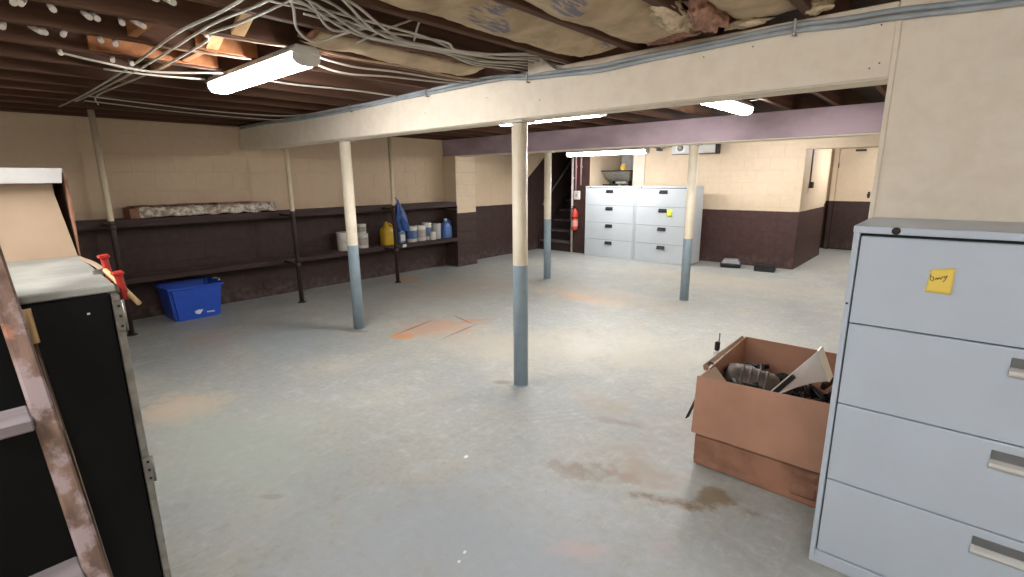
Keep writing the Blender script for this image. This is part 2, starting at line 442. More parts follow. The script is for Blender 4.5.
struct(MB().box(XL-.25, XL+.1, -2.4, 8.40, ZJ, ZS), 'trim_1', 'joist', 'dark timber sill along the top of the shelf wall', 'sill')
pl_ = struct(MB().box(XL, -6.386, 5.797, 6.253, 0, 1.88), 'wall_pillar', 'pillar', 'square block pillar, cream over brown, under the mauve beam', 'pillar')
pc = {}
for r in range(10):
    z0, z1 = r*.2, min(1.88, r*.2+.2)
    for (nm, bx) in (('f', (-.02, 0, .0, .46)), ('s', (0, .30, -.02, 0))):
        key = (nm, round(z1-z0, 2))
        if nm == 'f':
            if key not in pc: pc[key] = MB().box(-.02, .006, .003, .457, .0025, z1-z0-.0025, .004).mesh('block', 'pillar')
            inst(pc[key], 'block', (-6.386, 5.795, z0), pl_)
        else:
            if key not in pc: pc[key] = MB().box(.0, .318, -.006, .02, .0025, z1-z0-.0025, .004).mesh('block', 'pillar_side')
            inst(pc[key], 'block', (XL+.002, 5.797, z0), pl_)
# back wall right of the niche, with the niche
wb = struct(MB().box(-4.75, -1.862, YB+.0022, YB+.3, 0, ZJ+.2).box(-5.44, -4.75, 8.76, YB+.3, 0, 1.24), 'wall_back', 'wall_back', 'far block wall, cream above brown, behind the filing cabinets', 'wall')
blocks(wb, 'x', YB, -4.75, -1.865, ZJ, 'wall_back', sign=-1)
hs = struct(MB().box(-2.15, -1.8575, YB+.02, 10.98, 0, ZJ+.2), 'wall_hall', 'wall_back', 'side of the block wall running into the passage', 'wall')
blocks(hs, 'y', -1.855, YB+.0, 10.99, ZJ, 'wall_back', sign=1)
struct(MB().box(-2.4, .6, 12.22, 12.4, 0, 2.3).box(-2.15, -2.05, 10.98, 12.22, 0, 2.3).box(.5, .6, 9.0, 12.3, 0, 2.3), 'wall_end', 'hall', 'end walls of the passage, cream over brown', 'wall')
struct(MB().box(-1.855, .6, YB, YB+.16, 1.905, 2.36, .004), 'wall_header', 'cream2', 'cream header board over the passage opening', 'header')
struct(MB().box(-1.93, -1.85, 10.99, 11.05, 0, 2.05, .003), 'trim_2', 'hall', 'upright corner post in the passage', 'trim')
struct(MB().box(-.262, 3.0, 2.535, 2.66, 0, ZS-.01, .004), 'wall_right', 'cream', 'cream painted partition board behind the nearest filing cabinet', 'wall')
struct(MB().box(-.264, -.246, 2.527, 2.537, 0, 2.10, .002), 'trim_3', 'cream', 'thin cream edge strip of the partition board', 'trim')
struct(MB().box(2.8, 3.0, -2.6, 2.6, 0, ZS), 'wall_side', 'cream2', 'cream wall on the near right side', 'wall')
struct(MB().box(-7.0, 3.0, -2.6, -2.4, 0, ZS), 'wall_front', 'cream2', 'cream wall behind the viewer', 'wall')
struct(MB().box(.55, .65, 2.66, 9.0, 0, ZS), 'wall_partition', 'cream2', 'cream wall closing the space behind the partition', 'wall')
# stairwell
struct(MB().box(-5.84, -5.44, 8.45, 12.4, 0, 3.9), 'wall_stair', 'brown', 'dark brown wall between stairs and filing cabinets', 'wall')
struct(MB().box(-6.95, -5.6, 12.3, 12.45, 0, 4.0).box(-6.95, -5.44, 8.4, 12.45, 3.9, 4.0).box(XL-.25, XL+.002, 8.44, 12.4, 2.15, 4.0).box(-6.7, -5.44, 8.36, 8.45, 2.36, 4.0), 'wall_stairwell', 'stair_wall', 'dark stairwell walls', 'wall')
# niche
struct(MB().box(-5.44, -4.70, 9.66, 9.72, 1.0, 2.35).box(-5.44, -5.425, 8.47, 9.66, 0, 2.35).box(-4.76, -4.70, YB+.29, 9.7, 1.0, 2.35).box(-5.425, -4.81, 8.755, 9.66, 1.24, 1.30), 'wall_niche', 'cream2', 'pale recess above the filing cabinets', 'niche')
struct(MB().box(-4.80, -4.56, YB-.03, YB-.001, 1.2, 2.14, .004), 'trim_4', 'cream', 'cream board framing the recess', 'trim')

# beams
b1 = thing('cream_beam', 'long cream painted beam nearest the viewer, with grey cable along it', 'beam', (-3.4, 2.6, 1.87), kind='structure')
build(MB().box(-6.69, -.264, 2.545, 2.70, 1.87, 2.150, .005), 'beam_body', 'cream', b1)
build(MB().box(-6.69, -.264, 2.530, 2.544, 1.875, 2.12, .003), 'face_board', 'cream', b1)
build(MB().hexa([(-2.07,2.50,2.12),(-1.86,2.50,2.12),(-1.86,2.56,2.12),(-2.07,2.56,2.12)], [(-2.07,2.50,2.235),(-1.99,2.50,2.215),(-1.99,2.56,2.215),(-2.07,2.56,2.235)], .003), 'gusset', 'cream', b1)
for (x, z) in ((-.30, 1.93), (-.33, 1.915), (-.31, 2.07), (-1.0, 2.06), (-2.0, 1.97), (-2.45, 2.03), (-.78, 2.07), (-3.1, 1.99)):
    build(MB().cyl((x, 2.532, z), (x, 2.528, z), .003, n=8), 'nail', 'nail', b1)
b2 = thing('mauve_beam', 'long faded mauve beam across the middle of the basement', 'beam', (-3, 5.93, 1.875), kind='structure')
build(MB().box(-6.69, .5, 5.80, 6.06, 1.885, 2.149, .006), 'beam_body', 'purple', b2)
build(MB().box(-6.45, .5, 5.805, 6.055, 1.872, 1.884, .002), 'bottom_board', 'cream', b2)
# ------------------------------------------------------------------ columns
def column(x, y, thr, ztop, label, mname):
    M[mname] = column_mat(mname, thr)
    t = thing('steel_column', label, 'column', (x, y, 0), group='round steel columns')
    build(MB().lathe([(.053, .008), (.053, ztop-.01)], (x, y, 0), n=28), 'shaft', mname, t)
    build(MB().lathe([(.057, 0), (.057, .006), (.0535, .008)], (x, y, 0), n=28), 'base_plate', mname, t)
    build(MB().box(x-.08, x+.08, y-.07, y+.07, ztop-.01, ztop, .002), 'top_plate', 'steel_white', t)
column(-4.445, 2.63, .872, 1.87, 'cream and blue-grey column left of the nearest one, under the cream beam', 'column_paint_a')
column(-2.25, 2.63, .907, 1.87, 'nearest column, cream above and blue-grey below, in the centre of the room', 'column_paint_b')
column(-4.535, 5.93, .909, 1.872, 'farther cream and blue-grey column in front of the stairs', 'column_paint_c')
column(-2.38, 5.92, .773, 1.872, 'farther cream and blue-grey column in front of the far filing cabinets', 'column_paint_d')
# ------------------------------------------------------------------ shelves on the left wall
XF = -6.405
def shelf(name, label, z0, z1, nb):
    t = thing(name, label, 'shelf', (-6.53, 3., z0), group='long wall shelves')
    y0, y1 = -.6, 5.79
    wdt = (XL+.006-XF)
    for i in range(nb):
        a = XL+.006+i*(-wdt)/nb
        build(MB().box(a, a+(-wdt)/nb-.006, y0, y1, z1-.035, z1, .003), 'plank', 'plank', t)
    build(MB().box(XF-.002, XF+.034, y0, y1, z0, z1+.002, .004), 'front_rail', 'shelf', t)
    for y in (.2, 1.6, 2.97, 4.31, 5.6):
        build(MB().box(XL+.01, XF-.004, y-.02, y+.02, z0, z1-.036, .002), 'bearer', 'shelf', t)
    return t
shelf('wall_shelf', 'upper dark brown shelf along the cream and brown block wall', 1.045, 1.125, 2)
shelf('wall_shelf', 'lower dark brown shelf carrying the cans and jugs', .455, .515, 2)
M['pipe_paint'] = pipe_mat('pipe_paint', 1.14)
def shelf_post(x, y, label, zt=ZJ, z0=0.):
    t = thing('pipe_post', label, 'post', (x, y, 0), group='thin pipe posts in front of the shelves')
    build(MB().cyl((x, y, z0), (x, y, zt), .026, n=16), 'pipe', 'pipe_paint', t)
    for z in (.485, 1.085):
        build(MB().cyl((x, y, z), (XF+.03, y, z), .016, n=10).lathe([(.033, -.03), (.033, .03)], (x, y, z), n=14), 'bracket', 'shelf', t)
    build(MB().lathe([(.05, 0), (.05, .006), (.03, .012)], (x, y, 0), n=16), 'foot', 'pipe_paint', t)
shelf_post(-6.03, 1.034, 'thin cream and brown pipe post nearest the tan carton')
shelf_post(-6.02, 2.79, 'thin cream and brown pipe post right of the blue bin')
shelf_post(-6.10, 4.31, 'thin cream and brown pipe post with the blue bag')

# ------------------------------------------------------------------ fluorescent fixtures
def fixture(c, L, axis, zb, label, hang=(), strap=(), ztop=ZJ, group='fluorescent ceiling fixtures'):
    """fluorescent batten: tapered housing, glowing diffuser below, two end caps, hangers where it is dropped"""
    t = thing('fluorescent_fixture', label, 'light', (c[0], c[1], zb), rotz=0 if axis == 'x' else math.pi/2, group=group)
    h = L/2
    hp = [(-.078, .056), (-.052, .094), (.052, .094), (.078, .056)]
    build(MB().prism([(-h, a, b) for a, b in hp], (2*h, 0, 0), .002), 'housing', 'steel_white', t, local=True)
    prof = [(-.066, .0555), (-.066, .026), (-.052, .008), (-.028, 0), (.028, 0), (.052, .008), (.066, .026), (.066, .0555)]
    build(MB().prism([(-h+.022, a, b) for a, b in prof], (2*h-.044, 0, 0)), 'diffuser', 'lens', t, local=True)
    for s in (-1, 1):
        build(MB().prism([(s*(h-.011)-.010, a*1.03, b-.0005) for a, b in prof], (.020, 0, 0)), 'end_cap', 'steel_white', t, local=True)
    for x in hang: build(MB().cyl((x, c[1], zb+.093), (x, c[1], ztop+.004), .006, n=8), 'hanger', 'silver', t)
    for y in strap: build(MB().box(c[0]-.235, c[0]+.235, y-.015, y+.015, zb+.0935, ztop+.001, .001), 'mounting_strap', 'silver', t)
    return t
fixture((-3.09, 1.31), 1.19, 'x', 2.055, 'glowing fluorescent fixture below the joists, nearest the shelf wall')
fixture((-2.80, 3.66), 1.12, 'x', 1.990, 'glowing fluorescent fixture seen beside the top of the nearest column', hang=(-3.02, -2.61))
fixture((-1.57, 4.5), 1.10, 'y', 2.055, 'glowing fluorescent fixture seen end on under the cream beam, above the mauve beam', strap=(4.15, 4.85))
fixture((-4.58, 7.6), 1.55, 'x', 1.878, 'glowing fluorescent fixture hanging low in front of the far filing cabinets', hang=(-5.07, -4.25))
fixture((-1.3, -.6), 1.24, 'x', 2.055, 'added fluorescent fixture, unseen behind the viewer, on the left')  # added out of view to brighten the near floor and cabinet
fixture((.8, -.25), 1.24, 'x', 2.055, 'added fluorescent fixture, unseen behind the viewer, on the right')  # second added lamp out of view, lifts the near cabinet and partition
fixture((-2.1, 7.75), 1.20, 'x', 2.055, 'added fluorescent fixture hidden behind the mauve beam before the far wall')  # added unseen lamp that brightens the far wall
fixture((-.95, 10.6), 1.20, 'x', 2.055, 'added fluorescent fixture, unseen inside the passage')  # added unseen lamp, keeps the passage from going dark

# ------------------------------------------------------------------ filing cabinets
def file_cabinet(x0, y0, W, D, H, label, mat, handle_mat, name='filing_cabinet', rows=(1.30, .99, .684, .374, .06), lock=True, hw=.075):
    t = thing(name, label, 'cabinet', (x0+W/2, y0+D/2, 0), group='four-drawer lateral filing cabinets')
    f = y0
    body = MB().box(x0+.002, x0+W-.002, f+.03, y0+D, .02, H-.022, .003)
    body.box(x0, x0+.018, f, f+.035, .02, H-.022, .002).box(x0+W-.018, x0+W, f, f+.035, .02, H-.022, .002)
    build(body, 'body', mat, t)
    build(MB().box(x0-.002, x0+W+.002, f-.003, y0+D+.002, H-.025, H, .004, 2), 'top', mat, t)
    build(MB().box(x0+.019, x0+W-.019, f+.024, f+.031, .03, H-.024), 'recess', 'gap', t)
    build(MB().box(x0, x0+W, f+.004, f+.03, 0, .055, .003), 'plinth', mat, t)
    for i in range(4):
        zt, zb = rows[i], rows[i+1]
        d = build(MB().box(x0+.0225, x0+W-.0225, f+.003, f+.024, zb+.0025, zt-.0025, .003, 2), 'drawer', mat, t)
        cx = x0+W/2; hz = zt-.06
        h = MB()
        h.box(cx-hw, cx+hw, f-.0005, f+.004, hz-.03, hz+.03, .002)
        build(h, 'handle_recess', 'gap' if handle_mat == 'darkmetal' else 'slot', d)
        prof = [(0, .004), (-.010, .003), (-.017, -.004), (-.018, -.014), (-.012, -.023), (0, -.026)]
        build(MB().prism([(cx-hw-.001, f+.001+a, hz+b-.004) for a, b in prof], (2*hw+.002, 0, 0)), 'handle', handle_mat, d)
    if lock:
        build(MB().lathe([(.012, 0), (.012, .004), (.006, .0045)], (x0+.115, f-.003, H-.012), (0, -1, 0), 14), 'lock', 'darkmetal', t)
    return t
fc = file_cabinet(-.248, 2.05, 1.067, .457, 1.333, 'large pale grey filing cabinet close by at the right, yellow note on it', 'file', 'chrome', hw=.095)
build(MB().cyl((-.2395, 2.052, 1.06), (-.2395, 2.046, 1.06), .004, n=8), 'screw', 'darkmetal', fc)
rows_far = (1.31, .99, .665, .34, .03)
fa = file_cabinet(-5.412, 8.29, 1.058, .457, 1.345, 'left one of the two pale filing cabinets at the far wall', 'file_far', 'darkmetal', rows=rows_far)
fb = file_cabinet(-4.348, 8.29, 1.058, .457, 1.345, 'right one of the two pale filing cabinets at the far wall', 'file_far', 'darkmetal', rows=rows_far)
# sticky notes
nt = thing('sticky_note', 'yellow sticky note with a scribbled word on the nearest filing cabinet', 'note', (-.003, 2.048, 1.13))
def note_fn(u, v):
    x = -.036+u*.064+.006*v*(1-u); z = 1.131+v*.074+.010*u*v
    return (x, 2.0515-.004*max(0, u-.55)**1.2*(1.2-v)*3-.0012, z)
build(MB().grid(note_fn, 10, 8, .0006), 'paper', 'note', nt)
scr = [(-.028,1.190),(-.027,1.172),(-.020,1.170),(-.021,1.180),(-.027,1.182)]
sm = MB().tube([(x, 2.0492, z) for x, z in scr], .0011, 5, 3)
sm.tube([(x, 2.0490, z) for x, z in [(-.016,1.173),(-.012,1.180),(-.010,1.174),(-.006,1.182),(-.003,1.176),(.001,1.186)]], .0010, 5, 3)
sm.tube([(x, 2.0484, z) for x, z in [(.004,1.188),(.006,1.182),(.012,1.190),(.008,1.176),(.004,1.168)]], .0010, 5, 3)
build(sm, 'scribble', 'ink', nt)
tag(build(MB().grid(lambda u, v: (-3.74+u*.10, 8.2885-.006*(1-v)*u, .83+v*.12), 4, 4, .001), 'sticky_note', 'note_green'), 'lime sticky note on the right far filing cabinet', 'note')

# ------------------------------------------------------------------ cartons beside the nearest cabinet
c1 = thing('cardboard_carton', 'flattened worn carton at the bottom under the open one', 'carton', (-.58, 2.8, 0), group='cartons beside the cabinet')
def lumpy_box(x0, x1, y0, y1, z0, z1, amp, seed, nx=10, ny=10, nz=4):
    mb = MB()
    def P(u, v, w):
        p = Vector((x0+(x1-x0)*u, y0+(y1-y0)*v, z0+(z1-z0)*w))
        d = noise.noise_vector(p*6+Vector((seed, 0, 0)))*amp
        if w == 0: d.z = 0
        return p+d
    mb.grid(lambda u, v: P(u, v, 1), nx, ny); mb.grid(lambda u, v: P(u, v, 0), nx, ny)
    mb.grid(lambda u, w: P(u, 0, w), nx, nz); mb.grid(lambda u, w: P(u, 1, w), nx, nz)
    mb.grid(lambda v, w: P(0, v, w), ny, nz); mb.grid(lambda v, w: P(1, v, w), ny, nz)
    bmesh.ops.remove_doubles(mb.bm, verts=mb.bm.verts, dist=.0005)
    for f in mb.bm.faces: f.smooth = False
    return mb
build(lumpy_box(-.868, -.262, 2.435, 3.19, 0, .178, .012, 1), 'body', 'card_dark', c1)
build(MB().box(-.866, -.264, 2.425, 2.431, .045, .172, .002), 'side_panel', 'card_dark', c1)
build(MB().grid(lambda u, v: (-.40+.10*u, 2.4235-.004*math.sin(9*v), .035+.13*v), 6, 10, .001), 'tape_strip', 'card_dark', c1)
build(MB().prism([(-.868, 2.428, .046), (-.262, 2.428, .046), (-.262, 2.421, .012), (-.862, 2.421, .012)], (0, .006, 0)), 'bottom_flap', 'card_dark', c1)
c2 = thing('cardboard_carton', 'open brown carton full of metal parts, on top of the flattened one', 'carton', (-.58, 2.8, .19), group='cartons beside the cabinet')
Z0, Z1, T = .192, .508, .006
x0, x1, y0, y1 = -.878, -.268, 2.415, 3.20
build(MB().hexa([(x0-.006,y0-.004,Z0-.004),(x1,y0-.004,Z0-.004),(x1,y0+T,Z0-.004),(x0-.006,y0+T,Z0-.004)], [(x0+.004,y0,Z1-.006),(x1,y0,Z1+.018),(x1,y0+T,Z1+.018),(x0+.004,y0+T,Z1-.006)]), 'front_panel', 'card', c2)
build(MB().box(x0, x1, y1-T, y1, Z0, Z1+.01), 'back_panel', 'card', c2)
build(MB().hexa([(x0,y0+T,Z0),(x0+T,y0+T,Z0),(x0+T,y1-T,Z0),(x0,y1-T,Z0)], [(x0+.012,y0+T,Z1-.01),(x0+.018,y0+T,Z1-.01),(x0+.010,y1-T,Z1+.01),(x0+.004,y1-T,Z1+.01)]), 'side_panel', 'card', c2)
build(MB().box(x1-T, x1, y0+T, y1-T, Z0, Z1), 'side_panel', 'card', c2)
build(MB().box(x0+T, x1-T, y0+T, y1-T, Z0, Z0+T), 'bottom_panel', 'card', c2)
build(MB().prism([(x0+.01, y0+.01, Z1-.012), (x0+.02, y0+.20, Z1-.012), (x0+.10, y0+.16, Z1-.07), (x0+.09, y0+.02, Z1-.07)], (.003, 0, .004)), 'flap', 'card_tan', c2)
build(MB().hexa([(x0-.001,y0+.10,Z1-.008),(x0+.004,y0+.10,Z1-.008),(x0+.004,y1-.03,Z1+.008),(x0-.001,y1-.03,Z1+.008)], [(x0-.016,y0+.12,Z1+.012),(x0-.012,y0+.12,Z1+.012),(x0-.004,y1-.05,Z1+.026),(x0-.008,y1-.05,Z1+.026)]), 'flap', 'card_tan', c2)
# contents
mt = thing('motor', 'dusty rounded motor casing in the open carton', 'motor part', (-.70, 2.78, Z0+T))
build(MB().lathe([(.03,-.15),(.085,-.145),(.10,-.10),(.10,.08),(.09,.11),(.05,.125),(.02,.16)], (-.70, 2.78, .37), (.9, .25, -.18), 24), 'casing', 'motor', mt)
for q in (-.08, -.04, 0, .04):
    build(MB().lathe([(.1005,q),(.104,q+.004),(.104,q+.010),(.1005,q+.014)], (-.70, 2.78, .37), (.9, .25, -.18), 24, cap=False), 'rib', 'motor', mt)
build(MB().box(-.74, -.64, 2.72, 2.84, Z0+T, .30, .01), 'foot', 'darkmetal', mt)
mt2 = thing('pulley_housing', 'grey metal housing with dark opening behind the motor in the carton', 'metal part', (-.80, 2.95, Z0+T))
build(MB().lathe([(.05,0),(.075,.01),(.075,.17),(.06,.215),(.045,.215),(.045,.16)], (-.79, 2.93, Z0+T), n=20), 'housing', 'silver', mt2)
build(MB().tube([(-.86,2.86,.36),(-.84,2.80,.43),(-.78,2.80,.44),(-.73,2.86,.40)], .018, 8), 'hose', 'blacklid', mt2)
br = thing('metal_bracket', 'bright three-cornered metal bracket sticking up from the open carton', 'bracket', (-.45, 2.68, Z0+T))
# frame lies in a leaning plane
bmx = MB()
P = [(-.60,2.63,.40), (-.405,2.66,.672), (-.345,2.66,.535), (-.40,2.655,.520), (-.47,2.64,.48), (-.545,2.63,.415)]
bmx.prism(P, (.012, .03, .0), .003)
build(bmx, 'plate', 'bracket', br)
build(MB().prism([(-.405,2.655,.674), (-.345,2.655,.537), (-.335,2.66,.533), (-.395,2.66,.678)], (.004, .07, .01), .002), 'flange', 'bracket', br)
build(MB().prism([(-.60,2.62,.39), (-.49,2.622,.545), (-.475,2.622,.53), (-.575,2.62,.385)], (.004, .015, 0), .002), 'slot_bar', 'blacklid', br)
build(MB().box(-.60, -.52, 2.62, 2.70, Z0+T, .40, .006), 'foot', 'darkmetal', br)
sc = thing('scrap_metal_pile', 'jumble of dark metal parts filling the open carton', 'scrap', (-.5, 2.8, Z0+T), kind='stuff')
rs = random.Random(3); mbs = MB()
for i in range(80):
    x, y = rs.uniform(x0+.09, x1-.09), rs.uniform(y0+.10, y1-.10); z = rs.uniform(.24, .40)
    m4 = Matrix.Translation((x, y, z)) @ Matrix.Rotation(rs.uniform(0, 6), 4, Vector((rs.uniform(-1,1), rs.uniform(-1,1), 1)))
    if i % 3: mbs.box(-.05, .05, -.02, .02, -.012, .012, .003, mat=m4)
    else:
        a = m4 @ Vector((-.06,0,0)); b = m4 @ Vector((.06,0,0)); mbs.cyl(a, b, rs.uniform(.01,.022), n=10)
build(mbs, 'scraps', 'darkmetal', sc)
# bits hanging over the carton edge
st = thing('strap_handle', 'black strap hanging outside the left of the open carton', 'strap', (-.93, 2.6, .18))
build(MB().hexa([(-.955,2.50,.205),(-.948,2.50,.205),(-.943,2.53,.205),(-.950,2.53,.205)], [(-.900,2.56,.400),(-.893,2.56,.400),(-.889,2.585,.400),(-.896,2.585,.400)], .002), 'strap', 'blacklid', st)
build(MB().tube([(-.895,2.57,.40),(-.888,2.58,.46),(-.878,2.59,.52),(-.86,2.60,.515)], .005, 6), 'wire', 'blacklid', st)
hk = thing('pull_handle', 'small black handle with pale stem at the left rim of the carton', 'handle', (-.9, 2.85, .5))
build(MB().box(-.93, -.905, 2.80, 2.83, .520, .575, .006), 'grip', 'blacklid', hk)
build(MB().box(-.934, -.90, 2.795, 2.825, .500, .518, .003), 'collar', 'white_cap', hk)
build(MB().tube([(-.915,2.83,.575),(-.92,2.85,.595),(-.924,2.86,.612)], .003, 6), 'wire', 'darkmetal', hk)
build(MB().cyl((-.91,2.81,.50), (-.866,2.83,.505), .006, n=8), 'stem', 'silver', hk)

# ------------------------------------------------------------------ black cabinet at the left with things on it
bc = thing('metal_cupboard', 'tall black metal cupboard with dull edge strip at the left', 'cupboard', (-1.9, -.2, 0))
build(MB().box(-2.42, -1.37, -.75, .210, .02, 1.262, .004), 'body', 'black', bc)
build(MB().box(-2.40, -1.39, -.73, .20, 0, .02), 'plinth', 'black', bc)
build(MB().box(-1.385, -1.364, .2105, .225, .02, 1.258, .002), 'edge_strip', 'silver', bc)
build(MB().hexa([(-2.46,-.76,1.263),(-1.372,-.76,1.263),(-1.372,.222,1.263),(-2.46,.272,1.263)], [(-2.46,-.76,1.280),(-1.372,-.76,1.280),(-1.372,.222,1.280),(-2.46,.272,1.280)], .003), 'top_board', 'paper_white', bc)
for (za, zb) in ((1.175, 1.245), (.795, .862)):
    hg = build(MB().box(-1.363, -1.358, .209, .227, za, zb, .002), 'hinge', 'silver', bc)
    for i in range(3):
        zc = za+.012+i*(zb-za-.024)/2
        build(MB().cyl((-1.358, .219, zc), (-1.356, .219, zc), .003, n=8), 'screw', 'darkmetal', hg)
    build(MB().cyl((-1.360, .2275, za), (-1.360, .2275, zb), .003, n=10), 'hinge_pin', 'silver', hg)
build(MB().box(-1.371, -1.3685, .165, .170, 1.222, 1.226), 'paint_speck', 'white_cap', bc)
# carton on the cupboard
tc = thing('cardboard_carton', 'tan carton with a grey lid flap standing on the black cupboard', 'carton', (-2.15, .0, 1.28))
build(MB().hexa([(-2.006,-.34,1.2805),(-2.000,-.34,1.2805),(-2.000,.247,1.2805),(-2.006,.247,1.2805)], [(-2.046,-.35,1.50),(-2.040,-.35,1.50),(-2.040,.222,1.50),(-2.046,.222,1.50)]), 'front_panel', 'card_tan', tc)
build(MB().prism([(-2.002,.250,1.2805), (-2.36,.262,1.2805), (-2.36,.262,1.530), (-2.012,.252,1.530), (-2.008,.256,1.46)], (0, .004, 0)), 'side_panel', 'card_dark', tc)
build(MB().box(-2.36, -2.354, -.35, .26, 1.2805, 1.53), 'back_panel', 'card_tan', tc)
build(MB().box(-2.36, -2.0, -.356, -.351, 1.2805, 1.53), 'side_panel', 'card_tan', tc)
build(MB().hexa([(-2.0,-.36,1.500),(-1.995,-.36,1.500),(-1.995,.243,1.500),(-2.0,.243,1.500)], [(-2.022,-.36,1.545),(-2.017,-.36,1.545),(-2.017,.252,1.543),(-2.022,.252,1.543)]), 'lid_flap', 'card_grey', tc)
build(MB().box(-2.36, -2.018, -.36, .255, 1.532, 1.542, .002), 'lid', 'card_grey', tc)
# clamps and a stick
def clamp(x, y, z, label, tilt):
    t = thing('spring_clamp', label, 'clamp', (x, y, z-.03), group='red clamps on the cupboard edge')
    m4 = Matrix.Translation((x, y, z)) @ Matrix.Rotation(tilt, 4, 'X')
    build(MB().box(-.010, .010, -.007, .007, -.032, .030, .003, mat=m4), 'jaw', 'red', t)
    build(MB().box(-.014, .014, -.011, .011, .028, .036, .002, mat=m4), 'head', 'red', t)
    build(MB().box(-.005, .005, -.03, -.005, -.012, .004, .002, mat=m4), 'bar', 'silver', t)
    return t
clamp(-1.56, .243, 1.290, 'red clamp on the cupboard edge, next to the tan carton', .1)
clamp(-1.44, .245, 1.262, 'red clamp on the cupboard edge, lower one by the hinge strip', .12)
tag(build(MB().cyl((-1.545, .236, 1.290), (-1.39, .262, 1.226), .0055, n=10), 'wooden_dowel', 'dowel'), 'pale wooden dowel passing the red clamps', 'stick')
tag(build(MB().grid(lambda u, v: (-1.60-.42*u, .235+.005*u+.012*v, 1.2815+.004*math.sin(5*u)+.003*v), 6, 2, .003), 'paper_strip', 'card_tan'), 'pale paper strip lying on the cupboard top by the clamp', 'paper')
# stick with handle leaning against the cupboard
sk = thing('scraper_rod', 'thin metal rod with a pale wooden handle leaning on the black cupboard', 'tool', (-1.3, .12, 0))
build(MB().cyl((-1.361, .072, 1.255), (-1.352, .0765, 1.185), .009, .007, 12), 'handle', 'dowel', sk)
M['rod'] = simple('dull_brown_rod', (112, 94, 78), .5, .4)
build(MB().cyl((-1.352, .0765, 1.185), (-1.0, .136, .0), .003, n=8), 'rod', 'rod', sk)
# ladder
ld = thing('wooden_ladder', 'old paint-splashed wooden ladder leaning in the left foreground', 'ladder', (-.85, -.15, 0))
def lx(z): return -1.235-.345*(z-1.113)
def rail(s):
    # s=+1 is the rail on the window side of frame; rails spread toward the floor
    def yi(z): return -.16+s*(.200+.055*(1.113-z))
    def yo(z): return yi(z)+s*.033
    z0, z1, dp = .0, 1.46, .062
    a = [(lx(z0)-dp, yi(z0), z0), (lx(z0), yi(z0), z0), (lx(z0), yo(z0), z0), (lx(z0)-dp, yo(z0), z0)]
    b = [(lx(z1)-dp, yi(z1), z1), (lx(z1), yi(z1), z1), (lx(z1), yo(z1), z1), (lx(z1)-dp, yo(z1), z1)]
    if s < 0: a = a[::-1]; b = b[::-1]
    return MB().hexa(a, b, .004)
build(rail(1), 'rail', 'ladder', ld); build(rail(-1), 'rail', 'ladder', ld)
for z in (.215, .505, .795, 1.085, 1.375):
    hw = .200+.055*(1.113-z)
    tr = build(MB().box(lx(z)-.060, lx(z)+.030, -.16-hw, -.16+hw, z-.024, z, .003), 'tread', 'tread_pale', ld)
    build(MB().cyl((lx(z)-.03, -.16-hw, z-.032), (lx(z)-.03, -.16+hw, z-.032), .004, n=8), 'tie_rod', 'darkmetal', tr)

# ------------------------------------------------------------------ blue bin
bn = thing('storage_bin', 'blue plastic recycling bin on the floor under the lower shelf', 'bin', (-6.4, 1.69, 0))
def bin_shell():
    mb = MB()
    def ring(z, gx, gy, dx):
        x0_, x1_, y0_, y1_ = -6.62-gx, -6.20+gx, 1.47-gy, 1.92+gy
        return [(x0_+dx, y0_+dx, z), (x1_-dx, y0_+dx, z), (x1_-dx, y1_-dx, z), (x0_+dx, y1_-dx, z)]
    R_ = [ring(0,0,0,0), ring(.37,.03,.04,0), ring(.37,.03,.04,.006), ring(.008,0,0,.006)]
    V = [[mb.bm.verts.new(p) for p in r] for r in R_]
    for a, b in ((0,1),(1,2),(2,3)):
        for i in range(4): mb.bm.faces.new((V[a][i], V[a][(i+1)%4], V[b][(i+1)%4], V[b][i]))
    mb.bm.faces.new(V[0][::-1]); mb.bm.faces.new(V[3])
    bmesh.ops.bevel(mb.bm, geom=[e for e in mb.bm.edges if abs(e.verts[0].co.z-e.verts[1].co.z) > .1], offset=.03, segments=4, affect='EDGES')
    return mb
build(bin_shell(), 'tub', 'blue_bin', bn)
rm = MB(); xa, xb, ya, yb_ = -6.665, -6.155, 1.415, 1.975
rm.box(xb-.012, xb, ya, yb_, .352, .378, .004).box(xa, xa+.012, ya, yb_, .352, .378, .004).box(xa, xb, ya, ya+.012, .352, .378, .004).box(xa, xb, yb_-.012, yb_, .352, .378, .004)
build(rm, 'rim', 'blue_bin', bn)
build(MB().prism([(-6.1865, 1.66, .06), (-6.1865, 1.70, .05), (-6.1865, 1.72, .075), (-6.1835, 1.74, .10), (-6.1835, 1.69, .105), (-6.1835, 1.65, .09)], (.0025, 0, 0)), 'printed_logo', 'white_mark', bn)
build(MB().prism([(-6.189, 1.77, .055), (-6.189, 1.85, .050), (-6.187, 1.85, .066), (-6.187, 1.77, .070)], (.0025, 0, 0)), 'printed_mark', 'white_mark', bn)
for y in (1.425, 1.965):
    build(MB().tube([(-6.5, y, .37), (-6.5, y+(.03 if y > 1.7 else -.03), .385), (-6.34, y+(.03 if y > 1.7 else -.03), .385), (-6.34, y, .37)], .006, 6, 3), 'handle', 'white_cap' if y > 1.7 else 'blue_bin', bn)

